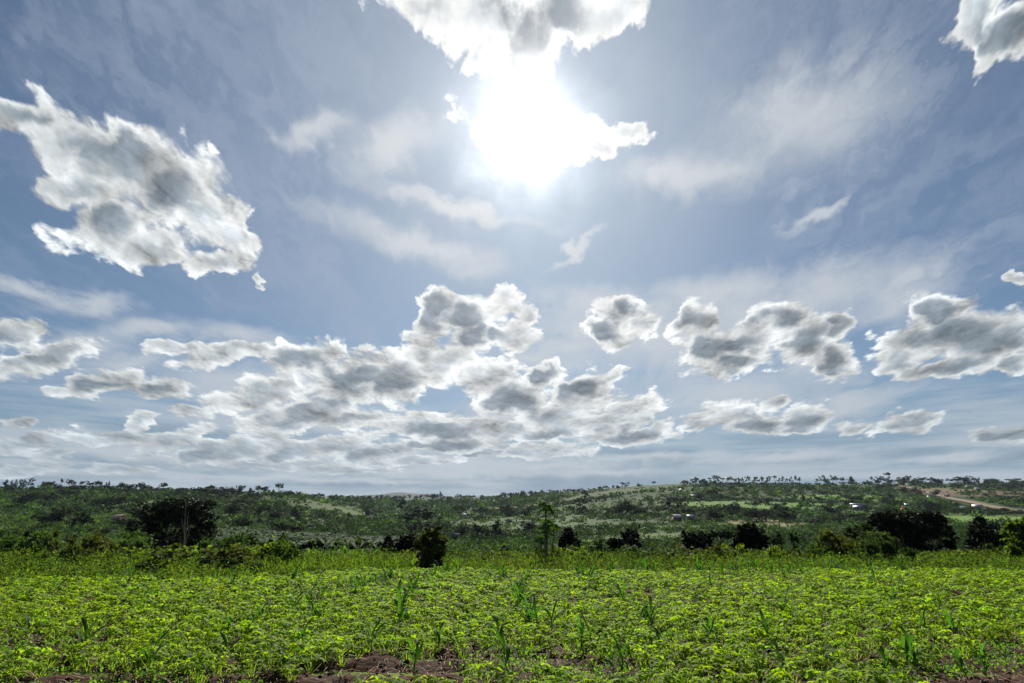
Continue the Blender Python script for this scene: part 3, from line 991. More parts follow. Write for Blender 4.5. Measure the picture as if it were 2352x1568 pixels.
def build_maize():
    for i, (X, Y) in enumerate(MZ):
        x, y, z = hit(X, Y, 5.2, 30)
        if y > field_edge(x, y) + 0.5: y = float(field_edge(x, y)) - rng.uniform(0, 0.8); z = float(zt(x, y))
        sm, lm = MAIZE[i % 9]
        o = empty('maize_plant', (x, y, z + 0.01), rng.random() * 6.28)
        sc = rng.uniform(0.48, 0.76) * (1.15 if i == 14 else 1.0)
        if y > 11: sc *= 1.05
        o.scale = (sc, sc, sc * rng.uniform(0.95, 1.15))
        if i in SPECIAL:
            lab = SPECIAL[i]
        elif y > 15: lab = 'small dark maize plant far back among the beans, ' + beside(X)
        elif y > 9.5: lab = 'young maize plant in mid field, ' + beside(X)
        else: lab = NEARN[i]
        tag(o, lab, 'maize plant', 'young maize plants growing among the beans')
        for nm, me in (('stalk', sm), ('leaves', lm)):
            c = bpy.data.objects.new(nm, me); COL.objects.link(c); c.parent = o


build_maize()


# ------------------------------------------------------------------ trees
def clump_leaves(mb, centres, radii, n, size, base, r, flat=0.75, spread=0.28, up=0.4, shell=0.45):
    """leaves gathered in many small clumps through a set of lobes"""
    centres = np.asarray(centres, float); radii = np.asarray(radii, float)
    vol = radii.prod(1) ** 0.7
    pk = r.choice(len(centres), max(int(n / 26), 3), p=vol / vol.sum())
    d = r.normal(size=(len(pk), 3)); d /= np.linalg.norm(d, axis=1)[:, None]
    rad = shell + (1.04 - shell) * r.random((len(pk), 1)) ** 0.6
    cc = centres[pk] + d * radii[pk] * rad
    cr = radii[pk].mean(1)[:, None] * spread * r.uniform(0.6, 1.3, (len(pk), 1))
    k = r.integers(0, len(pk), n)
    off = r.normal(size=(n, 3)) * np.array([1, 1, flat]) * 0.55
    P = cc[k] + off * cr[k]
    tc = vary(base, len(pk), 0.22, r)
    C = tc[k] * r.uniform(0.8, 1.25, (n, 1))
    leaves(mb, P, size * r.uniform(0.7, 1.35, n), C, up, r, 0.7)
    return cc


def limbs(mb, base, ends, r0, r, C=(0.13, 0.10, 0.08), fork=0.35, seg=5):
    base = np.asarray(base, float)
    ends = np.asarray(ends, float)
    c = ends.mean(0)
    f = base + (c - base) * fork; f[:2] = base[:2] + (c - base)[:2] * fork * 0.6
    mid = (base + f) / 2 + np.append(r.normal(0, r0 * 0.6, 2), 0)
    tube(mb, [base - np.array([0, 0, 0.3]), base + (mid - base) * 0.15, mid, f], [r0 * 1.35, r0, r0 * 0.85, r0 * 0.7], 7, C)
    for e in ends:
        t = np.linspace(0, 1, seg)
        bow = np.array([0, 0, 1.0]) * np.linalg.norm(e - f) * 0.12
        pts = f + (e - f) * t[:, None] + bow * np.sin(t * math.pi)[:, None] + r.normal(0, 0.03, (seg, 3)) * np.linalg.norm(e - f)
        pts[0] = f
        tube(mb, pts, np.linspace(r0 * 0.5, r0 * 0.08, seg), 5, C)


def near_tree(name, label, cat, Xb, depth, lobes, n, size, base=(0.035, 0.055, 0.025), mat=None, seed=1, r0=0.16, group=None, trunks=None,
              flat=0.75, spread=0.28, shell=0.45, up=0.4, thick=0.85, fork=0.35, bark=(0.13, 0.10, 0.08)):
    """lobes: (X, Y, rx, ry) in the 2577-wide picture, set out at the tree's own depth"""
    r = np.random.default_rng(seed)
    x, y, z = at(Xb, depth)
    root = empty(name, (x, y, z))
    o3 = np.array([x, y, z])
    px = depth * 1.04 / 1432
    cs, rs = [], []
    for q in lobes:
        c = above(q[0], q[1], depth) - o3
        cs.append(c + np.array([0, r.normal(0, 0.25) * q[2] * px * thick, 0]))
        rs.append([q[2] * px, q[2] * px * thick, q[3] * px])
    crown = MB(); tr = MB()
    cc = clump_leaves(crown, cs, rs, n, size, base, r, flat, spread, up, shell)
    pick = cc[r.choice(len(cc), min(len(cc), 12), replace=False)]
    for t in (trunks or [(Xb, r0)]):
        b = np.array(at(t[0], depth)) - o3
        d = np.linalg.norm(pick[:, :2] - b[:2], axis=1)
        near_ = pick[np.argsort(d)[:max(4, int(len(pick) / len(trunks or [1])))]]
        limbs(tr, b, near_, t[1], r, bark, fork)
    crown.build('crown', mat or M_TREE, root)
    tr.build('trunk', M_BARK, root, smooth=True)
    return tag(root, label, cat, group)


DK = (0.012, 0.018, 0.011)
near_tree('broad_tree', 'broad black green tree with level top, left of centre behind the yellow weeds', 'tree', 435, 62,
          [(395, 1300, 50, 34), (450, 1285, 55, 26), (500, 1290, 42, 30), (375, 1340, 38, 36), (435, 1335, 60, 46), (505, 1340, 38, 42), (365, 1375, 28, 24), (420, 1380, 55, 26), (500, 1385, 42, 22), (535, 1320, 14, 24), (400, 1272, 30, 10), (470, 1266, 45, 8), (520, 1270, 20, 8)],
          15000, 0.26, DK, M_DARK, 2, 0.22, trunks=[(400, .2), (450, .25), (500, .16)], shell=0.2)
near_tree('bushy_tree', 'small rounded tree with brownish sunlit leaves at the field edge, left of the papayas', 'tree', 1080, 21.0,
          [(1082, 1348, 20, 14), (1060, 1362, 15, 12), (1100, 1358, 18, 14), (1070, 1380, 24, 14), (1098, 1385, 22, 14), (1078, 1402, 22, 12), (1088, 1418, 24, 8), (1100, 1334, 11, 7), (1074, 1336, 8, 6), (1120, 1370, 10, 8), (1046, 1378, 9, 8), (1112, 1396, 9, 7), (1050, 1402, 10, 7)],
          3000, 0.13, (0.075, 0.080, 0.030), M_TREE, 3, 0.05, shell=0.55, spread=0.42)
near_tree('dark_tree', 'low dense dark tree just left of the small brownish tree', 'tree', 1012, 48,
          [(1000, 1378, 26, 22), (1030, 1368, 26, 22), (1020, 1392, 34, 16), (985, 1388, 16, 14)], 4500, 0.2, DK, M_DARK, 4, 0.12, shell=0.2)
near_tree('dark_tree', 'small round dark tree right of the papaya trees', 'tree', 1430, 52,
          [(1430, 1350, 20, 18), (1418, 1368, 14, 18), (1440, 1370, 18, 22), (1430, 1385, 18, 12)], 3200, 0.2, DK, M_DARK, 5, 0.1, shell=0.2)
near_tree('dark_tree', 'round dark bushy tree, left one of the pair right of centre', 'tree', 1552, 50,
          [(1552, 1378, 20, 20), (1540, 1365, 12, 10), (1560, 1392, 18, 10)], 2600, 0.2, DK, M_DARK, 6, 0.1, shell=0.2)
near_tree('dark_tree', 'taller dark tree with ragged top, right one of the pair right of centre', 'tree', 1590, 54,
          [(1585, 1350, 20, 16), (1592, 1372, 24, 20), (1575, 1340, 10, 8), (1612, 1382, 12, 12), (1600, 1345, 10, 8)], 3200, 0.2, DK, M_DARK, 7, 0.1, shell=0.25)
near_tree('dark_tree', 'wide dark thicket of upright trees with a jagged top, left of the domed tree', 'tree', 1755, 52,
          [(1725, 1355, 12, 18), (1742, 1368, 20, 22), (1765, 1365, 18, 22), (1785, 1362, 12, 20), (1755, 1385, 34, 12), (1722, 1342, 5, 8), (1788, 1345, 5, 8), (1735, 1345, 6, 6)], 4500, 0.2, DK, M_DARK, 8, 0.08, trunks=[(1735, .08), (1765, .08), (1785, .07)], shell=0.2)
near_tree('umbrella_tree', 'thin trunked tree with small flat dark crown beside the domed tree', 'tree', 1814, 55,
          [(1800, 1346, 12, 7), (1822, 1343, 20, 9), (1836, 1350, 8, 6)], 1500, 0.2, (0.025, 0.04, 0.02), M_DARK, 9, 0.07, shell=0.3, fork=0.6)
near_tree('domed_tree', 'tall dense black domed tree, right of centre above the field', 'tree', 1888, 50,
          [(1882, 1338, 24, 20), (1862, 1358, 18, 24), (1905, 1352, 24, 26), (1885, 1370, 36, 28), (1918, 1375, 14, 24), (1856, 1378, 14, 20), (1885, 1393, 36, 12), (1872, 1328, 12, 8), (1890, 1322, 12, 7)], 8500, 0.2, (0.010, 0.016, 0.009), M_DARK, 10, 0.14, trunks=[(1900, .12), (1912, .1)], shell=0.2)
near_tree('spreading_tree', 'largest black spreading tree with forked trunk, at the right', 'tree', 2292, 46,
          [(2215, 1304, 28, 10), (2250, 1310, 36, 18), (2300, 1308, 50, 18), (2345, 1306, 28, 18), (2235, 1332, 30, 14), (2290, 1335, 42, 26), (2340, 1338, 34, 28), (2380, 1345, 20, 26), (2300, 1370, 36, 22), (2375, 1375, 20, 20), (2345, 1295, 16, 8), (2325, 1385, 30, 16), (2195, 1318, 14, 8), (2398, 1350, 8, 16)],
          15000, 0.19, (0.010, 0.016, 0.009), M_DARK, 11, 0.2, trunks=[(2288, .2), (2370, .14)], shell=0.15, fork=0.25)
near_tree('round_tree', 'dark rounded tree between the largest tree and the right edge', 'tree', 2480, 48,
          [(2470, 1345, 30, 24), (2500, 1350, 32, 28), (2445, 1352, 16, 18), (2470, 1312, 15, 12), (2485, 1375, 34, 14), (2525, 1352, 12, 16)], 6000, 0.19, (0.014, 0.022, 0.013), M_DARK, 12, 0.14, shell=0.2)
near_tree('leafy_tree', 'sunlit yellow green tree cut by the right edge of the picture', 'tree', 2572, 27,
          [(2572, 1350, 30, 26), (2552, 1385, 26, 22), (2585, 1385, 30, 30), (2545, 1325, 14, 12), (2560, 1318, 18, 8), (2540, 1408, 24, 14), (2590, 1330, 20, 20)], 6000, 0.13, (0.045, 0.075, 0.016), M_WEED, 13, 0.07, shell=0.3)
near_tree('dark_tree', 'dark shrubby tree left of the largest spreading tree', 'tree', 2148, 46,
          [(2140, 1345, 16, 16), (2160, 1335, 18, 12), (2150, 1365, 22, 14), (2175, 1325, 12, 10)], 2600, 0.17, (0.03, 0.045, 0.02), M_TREE, 14, 0.08, shell=0.3)
near_tree('leafy_tree', 'mid green bushy tree in front of the largest spreading tree', 'tree', 2210, 36,
          [(2190, 1352, 28, 12), (2225, 1358, 26, 12), (2200, 1378, 38, 16), (2240, 1382, 22, 16), (2215, 1398, 34, 12)], 5000, 0.14, (0.05, 0.075, 0.028), M_TREE, 15, 0.07, shell=0.3)
near_tree('scraggy_tree', 'thin scraggy tree right of the domed tree', 'tree', 1957, 46, [(1955, 1350, 14, 12), (1962, 1372, 16, 14), (1950, 1362, 10, 10)], 900, 0.18, (0.04, 0.06, 0.03), M_TREE, 16, 0.06, shell=0.2)
near_tree('scraggy_tree', 'spindly dark tree with open crown, second right of the domed tree', 'tree', 2000, 44, [(1996, 1345, 8, 8), (2002, 1358, 12, 8), (2000, 1376, 7, 8)], 600, 0.17, (0.03, 0.05, 0.022), M_TREE, 17, 0.045, shell=0.2, fork=0.6)
near_tree('leafy_tree', 'pale green young tree beyond the right papaya, against the hedge', 'tree', 1508, 44, [(1508, 1370, 14, 12), (1500, 1385, 18, 10), (1518, 1385, 14, 12)], 1500, 0.16, (0.055, 0.1, 0.035), M_TREE, 18, 0.05, shell=0.2)
near_tree('leafy_tree', 'pale young tree with loose leaves near the field edge, left of the dark thicket', 'tree', 1590, 30, [(1588, 1390, 12, 12), (1582, 1402, 14, 10), (1598, 1398, 10, 8)], 1400, 0.1, (0.06, 0.115, 0.035), M_WEED, 19, 0.03, shell=0.2)
near_tree('dark_tree', 'narrow dark trees behind the banana patch, left of the low dark tree', 'tree', 955, 50, [(950, 1392, 10, 14), (965, 1385, 14, 20), (978, 1375, 14, 24)], 2200, 0.2, DK, M_DARK, 20, 0.08, shell=0.2)
near_tree('leafy_tree', 'dark umbrella shaped tree low at the left edge', 'tree', 2, 60, [(0, 1352, 26, 9), (-10, 1360, 24, 8)], 1400, 0.22, (0.02, 0.032, 0.018), M_DARK, 21, 0.08, shell=0.3)


# ------------------------------------------------------------------ papaya
def papaya(label, X, depth, crowns, seed, base_row=1420):
    r = np.random.default_rng(seed)
    x, y, z = at(X, depth)
    root = empty('papaya_tree', (x, y, z)); o3 = np.array([x, y, z])
    tr, lf = MB(), MB()
    for (Xc, Yc, R_, nleaf) in crowns:
        c = above(Xc, Yc, depth) - o3
        b = np.array([c[0] * 0.35, 0, -0.2])
        t = np.linspace(0, 1, 7)
        pts = b + (c - b) * t[:, None] + np.stack([0.05 * np.sin(t * 4 + seed), 0 * t, 0 * t], 1)
        pts[-1] = c
        tube(tr, pts, np.linspace(0.05, 0.03, 7), 7, (0.12, 0.12, 0.07))
        for i in range(nleaf):
            a = i * 2.4 + r.normal(0, 0.2)
            el = r.uniform(-0.7, 1.1)
            L = R_ * r.uniform(0.75, 1.1)
            d = np.array([math.cos(a) * math.cos(el), math.sin(a) * math.cos(el), math.sin(el) * 0.9])
            s = c - np.array([0, 0, r.uniform(0, 0.22) * R_])
            e = s + d * L * 0.75
            tube(lf, [s, (s + e) / 2 + np.array([0, 0, 0.05 * L]), e], [0.014, 0.011, 0.008], 4, (0.10, 0.15, 0.05))
            # a hand-shaped leaf of seven lobes hanging a little
            nrm = np.array([d[0] * 0.6, d[1] * 0.6, 1.0]) + r.normal(0, 0.25, 3); nrm /= np.linalg.norm(nrm)
            f = d - nrm * (d @ nrm); f /= np.linalg.norm(f); sd = np.cross(nrm, f)
            C = vary((0.05, 0.095, 0.028), 1, 0.25, r)[0]
            for w in np.linspace(-2.3, 2.3, 7):
                q = f * math.cos(w) + sd * math.sin(w)
                q2 = np.cross(nrm, q)
                ll = L * 0.62 * (1 - 0.13 * abs(w))
                V = [e, e + q * ll * 0.55 + q2 * ll * 0.26, e + q * ll - nrm * ll * 0.35, e + q * ll * 0.55 - q2 * ll * 0.2]
                lf.add(V, [[0, 1, 2, 3]], C)
    tr.build('trunk', M_BARK, root, smooth=True)
    lf.build('leaves', M_TREE, root)
    return tag(root, label, 'papaya tree', 'papaya trees at the field edge')


papaya('tallest papaya tree with a high small crown on a bare thin trunk', 1376, 27, [(1372, 1272, 0.42, 16), (1373, 1318, 0.42, 16), (1376, 1345, 0.3, 8)], 41)
papaya('slanting papaya tree leaning right beside the tallest papaya', 1384, 28, [(1392, 1323, 0.34, 13), (1372, 1338, 0.36, 12)], 42)
papaya('short papaya tree leaning left at the foot of the tallest papaya', 1368, 27.5, [(1358, 1358, 0.30, 12), (1350, 1378, 0.2, 8)], 43)
papaya('small dark papaya tree near the field edge, midway between the brownish tree and tallest papaya', 1272, 29, [(1262, 1378, 0.26, 9), (1278, 1372, 0.25, 8)], 44)
papaya('young papaya tree among weeds left of the pair of dark trees', 1500, 33, [(1498, 1395, 0.28, 9)], 45)

# bare dead saplings before the broad tree
def dead_sapling():
    r = np.random.default_rng(60)
    x, y, z = at(462, 56); root = empty('dead_sapling', (x, y, z)); o3 = np.array([x, y, z])
    for i, (Xt, Yt) in enumerate([(466, 1262), (474, 1285), (458, 1300), (480, 1330)]):
        tr = MB()
        c = above(Xt, Yt, 56) - o3
        t = np.linspace(0, 1, 6)[:, None]
        b = np.array([0, 0, 0.2 + 0.5 * i]) if i else np.array([0, 0, -0.3])
        pts = b + (c - b) * t + r.normal(0, 0.05, (6, 3)); 
        tube(tr, pts, np.linspace(0.05 if i == 0 else 0.03, 0.014, 6), 5, (0.20, 0.17, 0.14))
        tr.build('trunk' if i == 0 else 'branch', M_BARK, root, smooth=True)
    tag(root, 'pale bare dead sapling standing before the broad black tree', 'dead tree')
dead_sapling()


# ------------------------------------------------------------------ verge: bushes, banana plants, tall grass
def bush_proto(seed, base, mat, n=900, size=0.11, h=0.8):
    r = np.random.default_rng(seed)
    st, lf = MB(), MB()
    m_ = r.integers(4, 7)
    cs = np.stack([r.normal(0, 0.32, m_), r.normal(0, 0.32, m_), r.uniform(0.25, 0.75, m_) * h], 1)
    rs = np.stack([r.uniform(0.28, 0.48, m_), r.uniform(0.28, 0.48, m_), r.uniform(0.22, 0.38, m_) * h], 1)
    cc = clump_leaves(lf, cs, rs, n, size, base, r, 0.8, 0.4, 0.5, 0.2)
    for e in cc[r.choice(len(cc), 8)]:
        tube(st, [(0, 0, -0.1), tuple(e * 0.5 + r.normal(0, 0.04, 3)), tuple(e)], [0.02, 0.013, 0.005], 4, (0.16, 0.13, 0.08))
    return st.mesh('stem', M_BARK), lf.mesh('foliage', mat)


BUSH = {'dark': [bush_proto(200 + i, (0.032, 0.05, 0.022), M_TREE) for i in range(3)],
        'green': [bush_proto(210 + i, (0.05, 0.085, 0.028), M_TREE) for i in range(3)],
        'olive': [bush_proto(220 + i, (0.07, 0.08, 0.028), M_TREE) for i in range(3)],
        'yellow': [bush_proto(230 + i, (0.062, 0.092, 0.02), M_WEED) for i in range(3)]}
# X, depth, width px, height px, kind, label
BUSHES = [
    (170, 24, 66, 62, 'olive', 'large bush with dark hollow base at the left end of the field edge'),
    (118, 22, 40, 22, 'green', 'low fresh green tuft bush at the left end of the field edge'),
    (235, 26, 90, 60, 'olive', 'wide olive bush right of the large bush at the left'),
    (300, 34, 50, 50, 'dark', 'dark round bush behind the olive bush at the left'),
    (95, 34, 90, 70, 'dark', 'wide dark bush under the hillside leaves at the far left'),
    (20, 30, 70, 60, 'green', 'green bush at the left edge of the picture'),
    (345, 27, 100, 36, 'yellow', 'yellow green weedy bush under the left side of the broad tree'),
    (440, 24, 110, 42, 'yellow', 'yellow topped bush in front of the broad tree trunk'),
    (410, 20.5, 70, 24, 'dark', 'low dark bush touching the crop below the broad tree'),
    (530, 22, 110, 46, 'olive', 'broad olive bush with deep shade at its foot, right of the broad tree'),
    (590, 20.5, 80, 34, 'dark', 'dark rounded bush touching the crop left of the yellow weeds'),
    (660, 24, 80, 48, 'yellow', 'yellow green weedy bush left of the banana patch'),
    (708, 23, 50, 52, 'green', 'upright green bush at the foot of the banana patch'),
    (770, 26, 70, 30, 'yellow', 'yellowish bush in front of the banana patch'),
    (690, 44, 30, 50, 'dark', 'narrow dark bush behind the weeds, left of the banana patch'),
    (880, 30, 60, 24, 'yellow', 'low yellow green bush right of the banana patch'),
    (960, 27, 90, 26, 'yellow', 'low yellow green bush left of the small brownish tree'),
    (1150, 28, 60, 30, 'green', 'green weedy bush just right of the small brownish tree'),
    (1215, 26, 70, 24, 'green', 'low green bush between brownish tree and papayas'),
    (1190, 40, 60, 16, 'dark', 'low dark hedge bush behind the weeds right of the brownish tree'),
    (1250, 40, 70, 22, 'dark', 'dark hedge bush beside the small dark papaya'),
    (1310, 38, 50, 26, 'olive', 'reddish olive bush left of the tallest papaya'),
    (1395, 30, 30, 26, 'dark', 'small dark bush at the right foot of the tallest papaya'),
    (1440, 28, 80, 40, 'yellow', 'yellow green weedy bush right of the papayas'),
    (1520, 27, 36, 32, 'dark', 'rounded dark weed bush near the crop right of centre'),
    (1545, 30, 60, 30, 'yellow', 'yellow green bush below the pair of dark trees'),
    (1650, 30, 90, 38, 'green', 'broad green bush between the pair of dark trees and thicket'),
    (1740, 29, 90, 36, 'olive', 'brownish seedy bush before the dark thicket'),
    (1815, 29, 80, 36, 'olive', 'brownish bush below the flat crowned tree'),
    (1708, 20.6, 34, 12, 'dark', 'small low dark mound of weeds at the crop edge below the dark thicket'),
    (1865, 30, 46, 42, 'yellow', 'yellow green bush against the foot of the domed tree'),
    (1955, 28, 60, 42, 'yellow', 'two stemmed yellow green shrub right of the domed tree'),
    (2010, 28, 60, 36, 'olive', 'brown tinged bush left of the large bushes at the right'),
    (2060, 27, 60, 44, 'green', 'green bush at the left end of the right hand thicket'),
    (2100, 28, 80, 66, 'olive', 'tall olive bush in the right hand thicket'),
    (2150, 27, 70, 56, 'olive', 'pinkish green bush in the right hand thicket'),
    (2195, 26, 70, 50, 'green', 'fresh green bush below the bushy tree at the right'),
    (2250, 24, 60, 58, 'dark', 'very dark pointed bush at the crop edge before the largest tree'),
    (2310, 28, 60, 26, 'green', 'green bush under the trunk of the largest tree'),
    (2335, 32, 70, 36, 'dark', 'dark bush in the shade of the largest tree'),
    (2400, 30, 60, 34, 'yellow', 'pale yellow green bush right of the largest tree'),
    (2450, 30, 90, 36, 'olive', 'reddish brown bush below the rounded tree at the right'),
    (2520, 31, 60, 50, 'dark', 'dark bush left of the sunlit tree at the right edge'),
    (2440, 27, 90, 24, 'green', 'low green bush at the crop edge far right'),
    (2360, 27, 80, 20, 'green', 'low green bush at the crop edge below the largest tree'),
    (40, 45, 110, 60, 'green', 'pale leafed bush on the lower hillside at the far left'),
    (300, 45, 100, 60, 'green', 'light speckled bush left of the broad tree'),
    (560, 42, 70, 50, 'green', 'light leafed bush on the right side of the broad tree'),
    (620, 48, 80, 60, 'dark', 'dark mid slope bush right of the broad tree'),
]
for i, (X, dep, w, h, kind, lab) in enumerate(BUSHES):
    x, y, z = at(X, dep, 1420)
    px = dep * 1.04 / 1432
    o = empty('bush', (x, y, z - 0.05), rng.random() * 6.28)
    o.scale = (w * px / 1.05, w * px / 1.05, h * px / 0.62)
    st, lf = BUSH[kind][i % 3]
    for nm, me in (('stem', st), ('foliage', lf)):
        c = bpy.data.objects.new(nm, me); COL.objects.link(c); c.parent = o
    tag(o, lab, 'bush', 'bushes along the far edge of the field')


def banana_proto(seed):
    r = np.random.default_rng(seed)
    st, lf = MB(), MB()
    tube(st, [(0, 0, -0.1), (0.02, 0, 0.4), (0, 0.02, 0.9)], [0.07, 0.06, 0.04], 6, (0.10, 0.14, 0.06))
    for i in range(8):
        C = vary((0.07, 0.11, 0.03), 1, 0.3, r)[0]
        ribbon(lf, (0, 0, 0.75), i * 2.4 + r.normal(0, 0.3), r.uniform(0.8, 1.1), r.uniform(0.16, 0.24), r.uniform(0.6, 1.3), r.uniform(0.5, 1.0), C, r)
    return st.mesh('stem', M_MAIZE, True), lf.mesh('leaves', M_MAIZE, True)


BAN = [banana_proto(300 + i) for i in range(4)]
for i in range(46):
    X = 715 + 235 * (i / 45) + rng.normal(0, 5); dep = rng.uniform(33, 42)
    if i % 9 == 0: X = rng.uniform(525, 700)
    x, y, z = at(X, dep)
    o = empty('banana_plant', (x, y, z), rng.random() * 6.28)
    s = rng.uniform(0.42, 0.68); o.scale = (s, s, s)
    st, lf = BAN[i % 4]
    for nm, me in (('stem', st), ('leaves', lf)):
        c = bpy.data.objects.new(nm, me); COL.objects.link(c); c.parent = o
    tag(o, 'young banana plant in the dense patch behind the field, left of centre', 'banana plant', 'banana plants in the patch behind the field')


def build_verge():
    # blades of tall grass
    mb = MB(); n = 52000
    y = 16.0 + 30 * rng.random(n) ** 1.3; x = rng.uniform(-1, 1, n) * (y * 0.95 + 1)
    k = (y > field_edge(x, y) + 0.15 + 0.25 * _n2(x, y, 2.0)) & ((_n2(x, y, 3.1, 2.0) > -0.75) | (rng.random(n) < 0.3))
    x, y = x[k], y[k]; n = len(x)
    z = zt(x, y)
    hgt = (0.22 + 0.22 * np.clip(_n2(x, y, 2.3, 1.0) + 0.3, 0, 1.2)) * rng.uniform(0.5, 1.4, n) * np.interp(y - field_edge(x, y), [0, 1.5, 6], [0.3, 0.5, 1.25])
    a = np.stack([x, y, z - 0.03], 1)
    dr = rng.normal(0, 0.28, (n, 2))
    th = rng.random(n) * 6.28
    s = np.stack([np.cos(th), np.sin(th), 0 * th], 1) * rng.uniform(0.008, 0.024, n)[:, None]
    mid = a + np.stack([dr[:, 0] * hgt * 0.4, dr[:, 1] * hgt * 0.4, hgt * 0.6], 1)
    top = a + np.stack([dr[:, 0] * hgt * 1.4, dr[:, 1] * hgt * 1.4, hgt], 1)
    V = np.stack([a - s, a + s, mid + s, mid - s, top], 1).reshape(-1, 3)
    i = np.arange(n)[:, None] * 5
    C = vary((0.055, 0.094, 0.020), n, 0.4)
    br = (_n2(x, y, 4.0, 3.0) > 0.3)
    C[br] = vary((0.055, 0.062, 0.025), int(br.sum()), 0.3)
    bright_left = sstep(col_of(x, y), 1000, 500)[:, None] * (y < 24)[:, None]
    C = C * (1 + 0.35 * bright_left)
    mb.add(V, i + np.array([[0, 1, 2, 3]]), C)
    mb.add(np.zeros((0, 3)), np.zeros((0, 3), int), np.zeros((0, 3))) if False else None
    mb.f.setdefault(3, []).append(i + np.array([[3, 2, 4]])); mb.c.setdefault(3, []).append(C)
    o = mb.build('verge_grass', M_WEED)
    tag(o, 'tall yellow green grass along the far edge of the field', 'grass', kind='stuff')
    # leafy weeds
    mb = MB(); n = 9000
    y = 16.0 + 34 * rng.random(n) ** 1.2; x = rng.uniform(-1, 1, n) * (y * 0.95 + 1)
    k = (y > field_edge(x, y) + 0.2)
    x, y = x[k], y[k]; n = len(x)
    m_ = 22
    hh = np.repeat(rng.uniform(0.2, 0.6, n) * np.interp(y - field_edge(x, y), [0, 2, 8], [0.35, 0.7, 1.4]), m_)
    x2 = np.repeat(x, m_) + rng.normal(0, 0.16, n * m_); y2 = np.repeat(y, m_) + rng.normal(0, 0.16, n * m_)
    P = np.stack([x2, y2, zt(x2, y2) + hh * rng.random(n * m_) ** 0.7], 1)
    C = np.repeat(vary((0.050, 0.080, 0.020), n, 0.5), m_, 0)
    leaves(mb, P, rng.uniform(0.05, 0.12, n * m_), C * rng.uniform(0.8, 1.2, (n * m_, 1)), 0.5)
    o = mb.build('verge_weeds', M_WEED)
    tag(o, 'tangled leafy weeds growing between field edge and trees', 'weeds', kind='stuff')


build_verge()


# ------------------------------------------------------------------ hillside scrub, one mass
ROAD = [(2262, 1221), (2300, 1231), (2335, 1240), (2375, 1250), (2420, 1260), (2470, 1271), (2520, 1280), (2577, 1291), (2680, 1306)]


